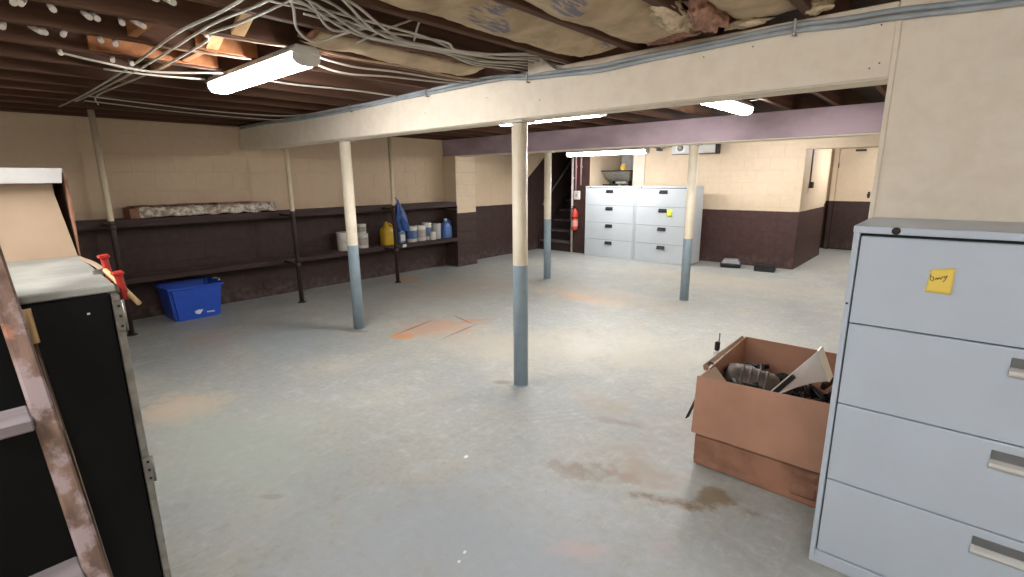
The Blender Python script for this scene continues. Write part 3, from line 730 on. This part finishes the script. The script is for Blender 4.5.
# ------------------------------------------------------------------ things on the shelves
ZL = .5155
def tub(x, y, r, h, label, lab_mat, lid=True, handle=False, name='paint_tub', z=ZL, mat='paint_can', cat='tub'):
    t = thing(name, label, cat, (x, y, z), group='containers on the lower shelf')
    build(MB().lathe([(r*.92,0),(r*.95,.004),(r,h*.93),(r*.99,h*.94)], (x, y, z), n=22), 'tub', mat, t)
    if lid: build(MB().lathe([(r*1.03,h*.93),(r*1.05,h*.95),(r*1.04,h),(r*.96,h),(r*.94,h*.985)], (x, y, z), n=22), 'lid', 'white_cap', t)
    if lab_mat: build(MB().lathe([(r*.965+.0015,h*.22),(r*.985+.0015,h*.74)], (x, y, z), n=22, cap=False), 'label', lab_mat, t)
    if handle: build(MB().tube([(x+.02, y-r*1.03, z+h*.8), (x+r*.8, y-r*.7, z+h*.55), (x+r*1.08, y, z+h*.45), (x+r*.8, y+r*.7, z+h*.55), (x+.02, y+r*1.03, z+h*.8)], .003, 6), 'handle', 'silver', t)
    return t
tub(-6.50, 3.72, .105, .26, 'large white bucket with wire handle, left of the column on the lower shelf', None, handle=True, name='bucket', cat='bucket')
tub(-6.53, 4.03, .085, .21, 'white tub with grey print and a small tub on top, right of the column', 'label_grey')
tub(-6.53, 4.03, .065, .14, 'small white tub stacked on the grey-printed tub', 'label_grey', z=ZL+.212)
tub(-6.53, 4.93, .088, .25, 'white tub with blue printed label right of the blue bag', 'label_blue')
tub(-6.54, 5.12, .088, .25, 'white tub with grey label, second right of the blue bag', 'label_grey')
tub(-6.58, 5.29, .078, .28, 'slim tall white tub behind the little cup', 'label_blue')
tub(-6.46, 5.31, .05, .14, 'little white cup at the front of the lower shelf', None, lid=False, name='plastic_cup', cat='cup')
tub(-6.58, 5.49, .082, .27, 'plain cream tub left of the blue jug', None, lid=False, mat='card_grey')
def jug(x, y, w_, d_, h, label, mat, cap, labmat=None):
    t = thing('plastic_jug', label, 'jug', (x, y, ZL), group='containers on the lower shelf')
    mb = MB(); n = 18
    prof = [(0,.96),(.02,1.),(.55,1.),(.70,.92),(.82,.62),(.90,.30),(.93,.26)]
    rings = []
    for fz, s_ in prof:
        ring = []
        for i in range(n):
            a = 2*math.pi*i/n; ca, sa = math.cos(a), math.sin(a)
            e = .5
            px = math.copysign(abs(ca)**e, ca)*d_/2*s_; py = math.copysign(abs(sa)**e, sa)*w_/2*s_
            ring.append(mb.bm.verts.new((x+px, y+py-(.25*w_*max(0, fz-.6)), ZL+fz*h)))
        rings.append(ring)
    for k_ in range(len(rings)-1):
        for i in range(n):
            f = mb.bm.faces.new((rings[k_][i], rings[k_][(i+1)%n], rings[k_+1][(i+1)%n], rings[k_+1][i])); f.smooth = True
    mb.bm.faces.new(rings[0][::-1]); mb.bm.faces.new(rings[-1])
    build(mb, 'body', mat, t)
    yc = y-.25*w_*.33
    build(MB().lathe([(.028,0),(.028,.035),(.024,.04)], (x, yc, ZL+h*.93), n=14), 'cap', cap, t)
    build(MB().tube([(x, yc+.02, ZL+h*.9), (x, y+w_*.30, ZL+h*.93), (x, y+w_*.46, ZL+h*.80), (x, y+w_*.44, ZL+h*.58)], .014, 8), 'handle', mat, t)
    if labmat: build(MB().box(x+d_/2-.002, x+d_/2+.003, y-w_*.36, y+w_*.36, ZL+h*.12, ZL+h*.50, .001), 'label', labmat, t)
jug(-6.52, 4.46, .20, .15, .34, 'yellow plastic jug left of the pipe post on the lower shelf', 'yellow', 'yellow')
jug(-6.52, 5.665, .19, .13, .31, 'blue jug with white cap against the pillar on the lower shelf', 'blue_liquid', 'white_cap', 'label_blue')
jug(-6.53, 4.72, .12, .11, .28, 'pale blue bottle behind the blue bag', 'label_blue', 'white_cap', 'paint_can')
# hanging bag
bg = thing('plastic_bag', 'crumpled blue plastic bag hanging on the pipe post', 'bag', (-6.08, 4.42, .66))
def bagfn(u, v):
    a = 2*math.pi*u; r = (.012+.068*math.sin(min(1, v*1.05)*math.pi*.62)**1.3)*(1+.22*math.sin(5*a+4*v)+.12*math.sin(9*a-6*v))
    yy = 4.36+.085*v
    return (-6.065+r*.7*math.cos(a), yy+r*math.sin(a), 1.22-.44*v-.03*math.sin(3*a)*v)
build(MB().grid(bagfn, 28, 16), 'bag_body', 'blue_bag', bg)
build(MB().tube([(-6.065,4.36,1.215), (-6.09,4.335,1.25), (-6.125,4.30,1.26), (-6.10,4.31,1.265)], .008, 6), 'handle_loop', 'blue_bag', bg)
tag(build(MB().box(XF+.0345, XF+.037, 4.63, 4.70, .47, .515, .001), 'shelf_tag', 'white_cap'), 'small white tag on the front edge of the lower shelf', 'tag')
# drop cloth bundle on the upper shelf
dc = thing('drop_cloth_bundle', 'long flat bundle of flaking canvas lying on the upper shelf', 'bundle', (-6.5, 2.0, 1.128))
def bundle():
    mb = MB()
    def fn(u, v):
        y = 1.34+1.42*u
        a = 2*math.pi*v; ex = math.copysign(abs(math.cos(a))**.35, math.cos(a)); ez = math.copysign(abs(math.sin(a))**.45, math.sin(a))
        nz = noise.noise(Vector((y*9, v*6, 2.)))*.020+noise.noise(Vector((y*25, v*14, 5.)))*.009
        e = 1-.25*max(0, abs(u-.5)*2-.9)*10*.3
        return (-6.52+(.155+nz)*ex*e, y, max(1.128, 1.186+(.056+nz)*ez))
    return mb.grid(fn, 70, 26)
build(bundle(), 'canvas', 'cloth', dc)
build(MB().grid(lambda u, v: (-6.68+.29*v, 1.30+1.25*u, 1.252+.010*noise.noise(Vector((u*14, v*4, 1)))+.012*math.sin(u*3.1)*v), 40, 6, .006), 'top_sheet', 'card_dark', dc)
build(MB().box(-6.68, -6.39, 1.26, 1.345, 1.127, 1.235, .006), 'end_box', 'card_dark', dc)

# ------------------------------------------------------------------ stairs
sr = thing('staircase', 'dark wooden stairs going up at the far left behind a column', 'stairs', (-6.27, 8.5, 0), kind='structure')
rise, run, y0s = .205, .235, 8.46
for i in range(13):
    y = y0s+run*i; z = rise*(i+1)
    build(MB().box(-6.66, -5.86, y-.025, y+run+.005, z-.035, z, .006), 'stair_tread', 'tread', sr)
    build(MB().box(-6.66, -5.86, y, y+.02, z-rise, z-.036), 'riser', 'stair', sr)
def stringer(xa, xb):
    p = [(xa, y0s-.04, 0), (xa, y0s+.2, 0), (xa, y0s+run*13, rise*12.2), (xa, y0s+run*13, rise*13+.18), (xa, y0s-.04, rise+.12)]
    return MB().prism(p, (xb-xa, 0, 0), .002)
build(stringer(-6.697, -6.662), 'stringer', 'stair', sr); build(stringer(-5.858, -5.842), 'stringer', 'stair', sr)
build(MB().tube([(-6.60, 8.45, .95), (-6.60, 11.2, 3.35)], .022, 10, 1), 'handrail', 'tread', sr)
for yy in (8.7, 9.8): build(MB().cyl((-6.60, yy, .95+(yy-8.45)*.873), (-6.69, yy, .90+(yy-8.45)*.873), .01, n=8), 'rail_bracket', 'tread', sr)
# pipes, switch box and extinguisher on the stair wall
pw = thing('water_pipe', 'white painted vertical pipe at the edge of the stairs', 'pipe', (-5.80, 8.42, 0))
build(MB().cyl((-5.815, 8.42, 0), (-5.815, 8.42, 2.3), .022, n=12), 'pipe', 'pipe_white', pw)
for z in (.5, 1.5): build(MB().box(-5.84, -5.79, 8.435, 8.452, z-.012, z+.012, .003), 'clip', 'pipe_white', pw)
for (x, zz, lb) in ((-5.74, 1.26, 'pinkish vertical pipe above the white switch box'), (-5.62, 1.36, 'pinkish vertical pipe nearest the far filing cabinets')):
    t = thing('service_pipe', lb, 'pipe', (x, 8.43, zz), group='pinkish pipes by the stairs')
    build(MB().cyl((x, 8.43, zz), (x, 8.43, 2.3), .016, n=12), 'pipe', 'pipe_pink', t)
    build(MB().box(x-.025, x+.025, 8.436, 8.452, 1.70, 1.73, .003), 'clip', 'pipe_pink', t)
sb = thing('switch_box', 'small white electric box on the brown wall above the extinguisher', 'switch box', (-5.70, 8.43, 1.06))
build(MB().box(-5.765, -5.635, 8.40, 8.450, 1.08, 1.25, .008), 'box', 'white_cap', sb)
build(MB().box(-5.74, -5.66, 8.394, 8.401, 1.11, 1.22, .003), 'cover', 'pipe_white', sb)
build(MB().box(-5.706, -5.694, 8.384, 8.395, 1.15, 1.18, .002), 'switch', 'darkmetal', sb)
ex = thing('fire_extinguisher', 'red fire extinguisher hanging on the brown wall beside the stairs', 'extinguisher', (-5.70, 8.37, .47))
build(MB().lathe([(.045,.0),(.062,.012),(.065,.05),(.065,.34),(.05,.385),(.022,.41),(.022,.44)], (-5.715, 8.375, .47), n=20), 'cylinder', 'ext_red', ex)
build(MB().lathe([(.0662,.08),(.0662,.20)], (-5.715, 8.375, .47), n=20, cap=False), 'label', 'ext_pink', ex)
build(MB().box(-5.74, -5.69, 8.35, 8.40, .905, .94, .006).box(-5.725, -5.705, 8.28, 8.36, .93, .955, .004), 'valve', 'darkmetal', ex)
build(MB().tube([(-5.73,8.35,.92), (-5.79,8.33,.86), (-5.80,8.33,.72), (-5.79,8.34,.62)], .010, 8), 'hose', 'blacklid', ex)
build(MB().box(-5.735, -5.695, 8.436, 8.450, .55, .88, .003).lathe([(.068,.24),(.068,.265)], (-5.715, 8.375, .47), n=20, cap=False), 'wall_bracket', 'darkmetal', ex)

# ------------------------------------------------------------------ recess contents
tr = thing('metal_tray', 'grey tapered metal tray in the recess above the cabinets', 'tray', (-5.15, 9.040, 1.30))
build(MB().hexa([(-5.28,8.940,1.43),(-4.85,8.940,1.43),(-4.85,9.240,1.43),(-5.28,9.240,1.43)], [(-5.42,8.860,1.62),(-4.84,8.860,1.62),(-4.84,9.300,1.62),(-5.42,9.300,1.62)], .006), 'basin', 'silver', tr)
build(MB().box(-5.42, -4.83, 8.840, 9.320, 1.62, 1.64, .004), 'rim', 'darkmetal', tr)
for x in (-5.25, -4.90): build(MB().box(x-.015, x+.015, 9.040, 9.140, 1.302, 1.432, .003), 'leg', 'darkmetal', tr)
yl = thing('yellow_can', 'small yellow can standing on the tray in the recess', 'can', (-4.98, 8.940, 1.64))
build(MB().lathe([(.05,0),(.052,.005),(.052,.10),(.048,.104)], (-4.98, 8.940, 1.641), n=18), 'can', 'yellow', yl)
build(MB().lathe([(.03,.104),(.03,.125),(.026,.13)], (-4.98, 8.940, 1.641), n=14), 'cap', 'white_cap', yl)
tag(build(MB().box(-5.06, -4.84, 8.800, 8.890, 1.385, 1.40, .002).box(-5.06, -4.84, 8.800, 8.890, 1.402, 1.425, .002).box(-5.0, -4.98, 8.810, 8.880, 1.302, 1.386), 'paper_stack', 'paper_white'), 'low stack of white paper in the recess under the tray', 'paper')
for i, (x, w_, h_, lb) in enumerate(((-5.30, .12, .06, 'dark small box at the left in the recess'), (-5.12, .14, .07, 'dark small box in the middle of the recess'))):
    t = thing('tool_box', lb, 'box', (x, 8.890, 1.30), group='dark boxes in the recess')
    build(MB().box(x-w_/2, x+w_/2, 8.810, 8.930, 1.301, 1.301+h_, .004), 'body', 'darkmetal', t)
    build(MB().box(x-w_/2-.003, x+w_/2+.003, 8.807, 8.933, 1.301+h_, 1.301+h_+.015, .003), 'lid', 'blacklid', t)
tag(build(MB().box(-5.40, -4.90, 9.60, 9.64, 1.68, 2.02, .003).box(-5.2, -5.18, 9.59, 9.60, 1.70, 2.0), 'panel_board', 'card_grey'), 'pale board standing at the back of the recess', 'board')

# emergency light box on the back wall
el = thing('emergency_light', 'white wall box with round lamp high on the far wall behind a column', 'lamp box', (-3.57, 8.92, 1.89))
build(MB().box(-3.97, -3.19, 8.86, 9.028, 1.895, 2.10, .008), 'housing', 'steel_white', el)
build(MB().box(-3.19, -3.165, 8.85, 9.028, 1.885, 2.11, .004), 'end_cap', 'darkmetal', el)
build(MB().box(-3.90, -3.72, 8.852, 8.861, 1.93, 2.07, .003), 'lamp_plate', 'white_cap', el)
build(MB().lathe([(.055,0),(.05,.02),(.02,.028)], (-3.81, 8.852, 2.0), (0,-1,0), 18), 'lamp', 'greylid', el)
build(MB().box(-3.965, -3.195, 8.854, 8.860, 1.888, 1.900, .002), 'bottom_rail', 'darkmetal', el)
wr = thing('pipe_valve', 'small tangle of pipe and valve high on the far wall beside the lamp box', 'valve', (-4.25, 8.95, 1.95))
build(MB().tube([(-4.50,8.97,2.06), (-4.36,8.96,2.05), (-4.25,8.95,2.00), (-4.14,8.97,2.06), (-4.02,8.97,2.05)], .018, 8), 'pipe', 'silver', wr)
build(MB().box(-4.29, -4.22, 8.90, 9.025, 1.975, 2.035, .008), 'valve', 'darkmetal', wr)
build(MB().cyl((-4.36, 8.96, 2.05), (-4.36, 9.028, 2.05), .012, n=8), 'clip', 'silver', wr)
# traps on the floor
b_ = thing('rodent_trap', 'black bait tray with a clear grey lid on the floor by the far wall', 'trap', (-2.72, 8.68, 0), rotz=.25)
build(MB().hexa([(-.15,-.11,0),(.15,-.11,0),(.15,.11,0),(-.15,.11,0)], [(-.165,-.12,.07),(.165,-.12,.07),(.165,.12,.07),(-.165,.12,.07)], .008), 'tray', 'blacklid', b_, local=True)
build(MB().hexa([(-.15,-.11,.071),(.15,-.11,.071),(.15,.11,.071),(-.15,.11,.071)], [(-.11,-.07,.14),(.11,-.07,.14),(.11,.07,.14),(-.11,.07,.14)], .008), 'lid', 'greylid', b_, local=True)
b_ = thing('bait_box', 'low black bait box on the floor nearest the wall corner', 'trap', (-2.17, 8.62, 0), rotz=.1)
build(MB().box(-.15, .15, -.09, .09, 0, .10, .01), 'box', 'blacklid', b_, local=True)
build(MB().box(-.154, .154, -.094, .094, .10, .115, .006), 'lid', 'blacklid', b_, local=True)
build(MB().lathe([(.025,0),(.025,.004)], (.1, -.0945, .045), (0,-1,0), 12), 'entry_hole', 'gap', b_, local=True)
# passage door
dr = thing('door_1', 'door at the end of the passage, cream above and brown below', 'door', (-1.48, 12.15, 0), kind='structure')
build(MB().box(-1.88, -1.02, 12.13, 12.17, .02, 2.02, .004), 'door_leaf', 'door', dr)
build(MB().box(-1.97, -1.885, 12.10, 12.218, 0, 2.06, .004).box(-1.015, -.94, 12.10, 12.218, 0, 2.06, .004).box(-1.97, -.94, 12.10, 12.218, 2.03, 2.11, .004), 'door_frame', 'hall', dr)
build(MB().box(-1.62, -1.44, 12.09, 12.13, 1.96, 2.00, .006), 'door_closer', 'darkmetal', dr)
build(MB().cyl((-1.31, 12.13, 1.12), (-1.31, 12.08, 1.12), .028, n=12).box(-1.33, -1.29, 12.122, 12.13, 1.06, 1.18, .003), 'latch', 'darkmetal', dr)
for z in (.4, 1.7): build(MB().box(-1.90, -1.87, 12.122, 12.132, z-.05, z+.05, .002), 'hinge', 'darkmetal', dr)
gp = thing('gate_hook', 'rusty hook plate on the cream side wall of the passage', 'hook', (-1.85, 10.0, 1.35))
build(MB().box(-1.854, -1.842, 9.50, 9.56, 1.36, 2.0, .003).box(-1.854, -1.80, 9.49, 9.60, 1.30, 1.40, .006), 'plate', 'nail', gp)

# ------------------------------------------------------------------ joist-space clutter
def cable(name, pts, r, mat, label, group, cat='cable'):
    return tag(build(MB().tube(pts, r, 6, 6), name, mat), label, cat, group)
ZC = 2.138
G1 = 'white cables stapled across the joists'
cable('electric_cable', [(-1.2,.80,ZC),(-2.09,.835,ZC),(-2.65,.80,ZC-.004),(-3.6,.83,ZC),(-4.9,.83,ZC),(-5.9,.80,ZC+.004)], .0058, 'cable', 'white cable across the joists, leftmost of three', G1)
cable('electric_cable', [(-1.2,.92,ZC),(-1.98,.90,ZC),(-2.35,.86,ZC-.004),(-2.65,.865,ZC),(-3.6,.88,ZC),(-4.9,.86,ZC),(-5.4,.84,ZC)], .0058, 'cable', 'white cable across the joists, middle one of three', G1)
cable('electric_cable', [(-1.2,.98,ZC),(-1.90,.955,ZC),(-2.3,.93,ZC-.004),(-2.6,.90,ZC),(-2.75,.94,ZC),(-3.7,.95,ZC),(-4.9,.90,ZC),(-5.5,1.0,ZC)], .0058, 'cable', 'white cable across the joists, rightmost of three', G1)
G2 = 'loose cables in the joist space left of the fixture'
cable('electric_cable', [(-3.47,.52,ZC),(-3.46,.66,ZC-.02),(-3.47,.90,ZC-.035),(-3.36,1.23,ZC-.01)], .0062, 'cable', 'sagging white cable leading to the nearest fixture', G2)
cable('electric_cable', [(-2.58,.87,ZC),(-2.55,1.05,ZC-.005),(-2.54,1.24,ZC)], .0062, 'cable_tan', 'short cable running to the right end of the nearest fixture', G2)
cable('electric_cable', [(-3.78,.74,ZC),(-3.72,1.0,ZC-.01),(-3.70,1.24,ZC)], .0062, 'cable', 'short cable running to the left end of the nearest fixture', G2)
cable('electric_cable', [(-2.98,.82,ZC),(-2.96,1.02,ZC),(-2.93,1.22,ZC)], .0062, 'cable_tan', 'short cable over the middle of the nearest fixture', G2)
cable('electric_cable', [(-5.02,.86,ZC),(-4.98,1.2,ZC-.02),(-5.2,1.75,ZC-.01),(-5.05,2.3,ZC-.02),(-5.0,2.62,ZC+.02)], .005, 'cable', 'thin drooping cable between the shelf wall and the cream beam, front one', G2)
cable('electric_cable', [(-5.3,.88,ZC),(-5.3,1.3,ZC-.02),(-5.5,1.8,ZC-.01),(-5.4,2.4,ZC-.02),(-5.35,2.62,ZC+.02)], .005, 'cable', 'thin drooping cable between the shelf wall and the cream beam, back one', G2)
G3 = 'pale wires from the nearest fixture to the cream beam'
for i, (x, s_, lb) in enumerate(((-2.50, .012, 'upper pale wire from the nearest fixture to the cream beam'), (-2.60, .03, 'middle pale wire from the nearest fixture to the cream beam'), (-2.70, .05, 'lower pale wire from the nearest fixture to the cream beam'))):
    cable('electric_cable', [(x,1.36,ZC),(x+.02,1.6,ZC-s_),(x+.03,1.9,ZC-s_*.6),(x+.03,2.3,ZC-.01),(x+.02,2.52,ZC+.01)],   .0058, 'cable_tan' if i == 0 else 'cable', lb, G3)
cable('electric_cable', [(-3.45,1.42,ZC),(-3.42,1.7,ZC-.01),(-3.40,2.1,ZC),(-3.40,2.5,ZC)], .0058, 'cable', 'pale wire running behind the nearest fixture along a joist', G3)
# bundle to the beam
G4 = 'tangled cables dropping to the cream beam'
rb = random.Random(11)
starts = [(-1.86,.94),(-1.84,.98),(-1.80,1.03),(-1.74,1.08),(-1.95,1.15),(-1.70,1.0),(-2.0,1.30),(-1.9,1.2)]
words = ['lowest', 'second lowest', 'third lowest', 'fourth', 'fifth', 'third highest', 'second highest', 'highest']
for i, (sx, sy) in enumerate(starts):
    mx = -1.98-.05*rb.random()+.02*i; ex_ = -2.16+.045*i
    pts = [(sx, sy-.25, ZC-.004), (sx, sy, ZC-.004), (mx, sy+.35, ZC-.015-.035*rb.random()), (mx+.03*rb.uniform(-1,1), 1.75+.1*rb.uniform(-1,1), ZC-.02-.03*rb.random()),
           (ex_+.03*rb.uniform(-1,1), 2.12, ZC-.005+.01*rb.random()), (ex_, 2.45, ZC+.02+.006*i), (ex_, 2.75, ZC+.03+.006*i)]
    cable('electric_cable', pts, .0055, 'cable', 'white cable in the tangle above the cream beam, %s in the bunch' % words[i], G4)
cable('electric_cable', [(-1.86,.80,ZC+.02),(-1.90,.95,ZC),(-2.06,1.05,ZC-.05),(-2.16,1.18,ZC-.055),(-2.06,1.27,ZC-.02),(-1.99,1.36,ZC+.01)], .0055, 'cable', 'white cable hanging in a loop right of the nearest fixture, larger loop', G4)
cable('electric_cable', [(-1.80,.86,ZC+.02),(-1.86,1.0,ZC),(-1.98,1.13,ZC-.035),(-2.02,1.22,ZC-.03),(-1.96,1.32,ZC)], .0055, 'cable', 'white cable hanging in a loop right of the nearest fixture, smaller loop', G4)
cable('electric_cable', [(-2.10,1.34,ZC-.04),(-1.95,1.40,ZC),(-1.84,1.48,ZC+.04)], .005, 'cable', 'short cable end poking up from the tangle, longer one', G4)
cable('electric_cable', [(-1.92,1.52,ZC-.03),(-1.86,1.50,ZC+.02),(-1.82,1.50,ZC+.05)], .005, 'cable', 'short cable end poking up from the tangle, shorter one', G4)
# grey cables along the cream beam
cz = [(-6.55,2.13),(-5.9,2.128),(-5.08,2.115),(-4.14,2.120),(-3.40,2.128),(-2.81,2.140),(-2.33,2.138),(-2.08,2.112),(-1.85,2.104),(-1.58,2.093),(-1.34,2.100),(-1.02,2.104),(-.75,2.113),(-.60,2.115),(-.42,2.104),(-.26,2.101),(.08,2.075),(.6,2.06),(1.4,2.06)]
cable('grey_cable', [(x, 2.518, z+.008) for x, z in cz], .0115, 'conduit', 'thick grey cable along the cream beam, upper of the pair', 'grey cables along the cream beam')
cable('grey_cable', [(x, 2.514, z-.013+.004*math.sin(x*5)) for x, z in cz], .0115, 'conduit', 'thick grey cable along the cream beam, lower of the pair', 'grey cables along the cream beam')
for x, z, wh in ((-2.08, 2.112, 'above the nearest column'), (-.61, 2.115, 'nearest the partition board'), (-3.05, 2.135, 'midway between the two front columns'), (-4.1, 2.12, 'nearest the left front column')):
    t = thing('cable_clip', 'small metal clip on the grey cables, '+wh, 'clip', (x, 2.52, z), group='cable clips')
    build(MB().box(x-.006, x+.006, 2.498, 2.502, z-.035, z+.03, .001).box(x-.006, x+.006, 2.50, 2.532, z-.035, z-.029), 'strap', 'silver', t)
    build(MB().lathe([(.006,0),(.004,.003)], (x, 2.498, z-.03), (0,-1,0), 8), 'screw', 'bracket', t)
# porcelain tubes through the joists
pm = MB().cyl((-.045,0,.018), (.045,0,-.018), .011, n=10)
pme = pm.mesh('porcelain_tube', 'porcelain')
ORD = ['first', 'second', 'third', 'fourth', 'fifth', 'sixth', 'seventh']
for x, ys, where in ((-2.61, (.29,.31,.39,.49,.515,.60,.655), 'on the joist with the most tubes'), (-3.02, (.285,.385,.41,.475,.60,.655), 'on the joist just below that one'),
                     (-2.20, (.60,.655), 'at the very top edge, beside the three cables'), (-3.43, (.51,.72,.80), 'on the joist where the sagging cable starts')):
    for i, y in enumerate(ys):
        o = bpy.data.objects.new('porcelain_tube', pme); COL.objects.link(o); o.location = (x-.01, y, ZJ-.012+R.uniform(-.004,.004)); o.rotation_euler = (0, 0, R.uniform(-.25,.25))
        tag(o, 'white porcelain tube, %s from left %s' % (ORD[i], where), 'insulator', 'porcelain tubes under the joists')
# bridging and blocking
bt = thing('cross_bridging', 'pale diagonal bridging board between joists above the nearest fixture', 'bridging', (-2.6, 1.03, 2.16), kind='structure')
def brd(a, b, w_=.022, d_=.03):
    a, b = Vector(a), Vector(b)
    return MB().hexa([(a.x,a.y-d_,a.z),(a.x,a.y+d_,a.z),(a.x,a.y+d_,a.z+w_),(a.x,a.y-d_,a.z+w_)], [(b.x,b.y-d_,b.z),(b.x,b.y+d_,b.z),(b.x,b.y+d_,b.z+w_),(b.x,b.y-d_,b.z+w_)], .002)
build(brd((-3.0, 1.05, 2.155), (-2.632, 1.05, 2.32)), 'brace', 'pale_wood', bt)
build(brd((-2.588, 1.03, 2.155), (-2.222, 1.03, 2.32)), 'brace', 'pale_wood', bt)
for (x, y, lb) in ((-3.225, 1.02, 'light orange blocking board between joists left of the nearest fixture'), (-2.815, .70, 'light orange blocking board between joists near the porcelain tubes'), (-3.635, .98, 'light orange blocking board between joists by the sagging cable')):
    tag(build(MB().box(x-.183, x+.183, y, y+.038, 2.165, 2.355, .003), 'blocking_board', 'block_wood'), lb, 'blocking', 'blocking boards between joists', 'structure')
for (x, ya, yb, lb) in ((-3.409, .62, 1.22, 'added orange board imitating lamp glow on the joist behind the sagging cable'), (-2.999, .98, 1.28, 'added orange board imitating lamp glow on the joist above the left end of the nearest fixture')):  # added boards, their orange stands in for lamplight on the joist sides
    tag(build(MB().box(x+.001, x+.020, ya, yb, 2.158, 2.325, .003), 'joist_glow_board', 'block_wood'), lb, 'board', 'added boards imitating lamp glow on joists', 'structure')
# insulation
def batt(name, xa, xb, ya, yb, sag, label, mat='kraft', seed=0., zt=2.18, ny=46, edge=True):
    def fn(u, v):
        y = ya+(yb-ya)*u; s_ = math.sin(math.pi*v)**.75
        e = min(1, (1-u)*9)**.5*min(1, u*9+.25)**.5 if edge else 1
        z = zt-(sag*(.75+.45*noise.noise(Vector((y*2.2, seed, 0)))))*s_*e+.012*noise.noise(Vector((y*7, v*4, seed+3)))+.006*noise.noise(Vector((y*22, v*14, seed)))
        return (xa+(xb-xa)*v+.010*noise.noise(Vector((y*5, v*3, seed+9))), y, z)
    t = thing(name, label, 'insulation', ((xa+xb)/2, (ya+yb)/2, zt-sag), group='insulation batts between joists')
    build(MB().grid(fn, ny, 14, .004), 'facing', mat, t)
    def fill(u, v):
        p = Vector(fn(u, v)); return (p.x, p.y, p.z+.040+.012*noise.noise(p*20))
    build(MB().grid(fill, 24, 8, .03), 'filling', 'fibre', t)
g = .022
batt('insulation_batt', -1.79+g, -1.38-g, 1.15, 2.52, .075, 'kraft paper insulation batt in the first bay right of the cable tangle', seed=1, zt=2.19)
batt('insulation_batt', -1.38+g, -.97-g, 1.2, 2.42, .10, 'sagging kraft insulation batt with blue print and a rounded end', seed=4.3, zt=2.19)
batt('insulation_batt', -.86, -.60, 1.3, 2.56, .05, 'narrow kraft insulation batt left of the partition board', seed=7.7, mat='kraft2', zt=2.20)
batt('insulation_batt', -.56+g, -.15-g, 1.4, 2.50, .06, 'kraft insulation batt with blue print nearest the partition board', seed=12.1, zt=2.20)
batt('insulation_roll', -2.50, -2.30, 1.28, 2.36, .055, 'pale kraft insulation strip hanging behind the cable tangle', seed=15, mat='kraft2', zt=2.17)
def tuft(x, y, z, s_, seed, label, mat):
    mb = MB()
    bmesh.ops.create_icosphere(mb.bm, subdivisions=4, radius=1)
    for v in mb.bm.verts:
        n1 = noise.noise(v.co*1.7+Vector((seed,0,0)))*.5+noise.noise(v.co*4+Vector((seed,0,0)))*.28+noise.noise(v.co*9+Vector((0,seed,0)))*.14
        v.co = Vector((v.co.x*s_[0], v.co.y*s_[1], v.co.z*s_[2]))*(1+n1)+Vector((x, y, z))
    for f in mb.bm.faces: f.smooth = True
    tag(build(mb, 'fibreglass_tuft', mat), label, 'insulation', 'loose fibreglass tufts')
tuft(-1.16, 2.50, 2.19, (.16,.05,.04), 1, 'torn brown fibreglass by the rounded end of the batt', 'fibre')
tuft(-1.00, 2.20, 2.17, (.06,.20,.05), 5, 'loose pale fibreglass hanging beside the joist, torn', 'fibre_pale')
tuft(-.90, 2.30, 2.18, (.05,.16,.06), 9, 'torn pinkish fibreglass left of the narrow batt', 'fibre')
tuft(-.80, 2.49, 2.165, (.09,.03,.018), 12, 'white fluff lying on the cream beam', 'fibre_pale')
tuft(-.53, 2.47, 2.17, (.05,.05,.03), 15, 'small pale fluff by the cable clip near the partition', 'fibre_pale')
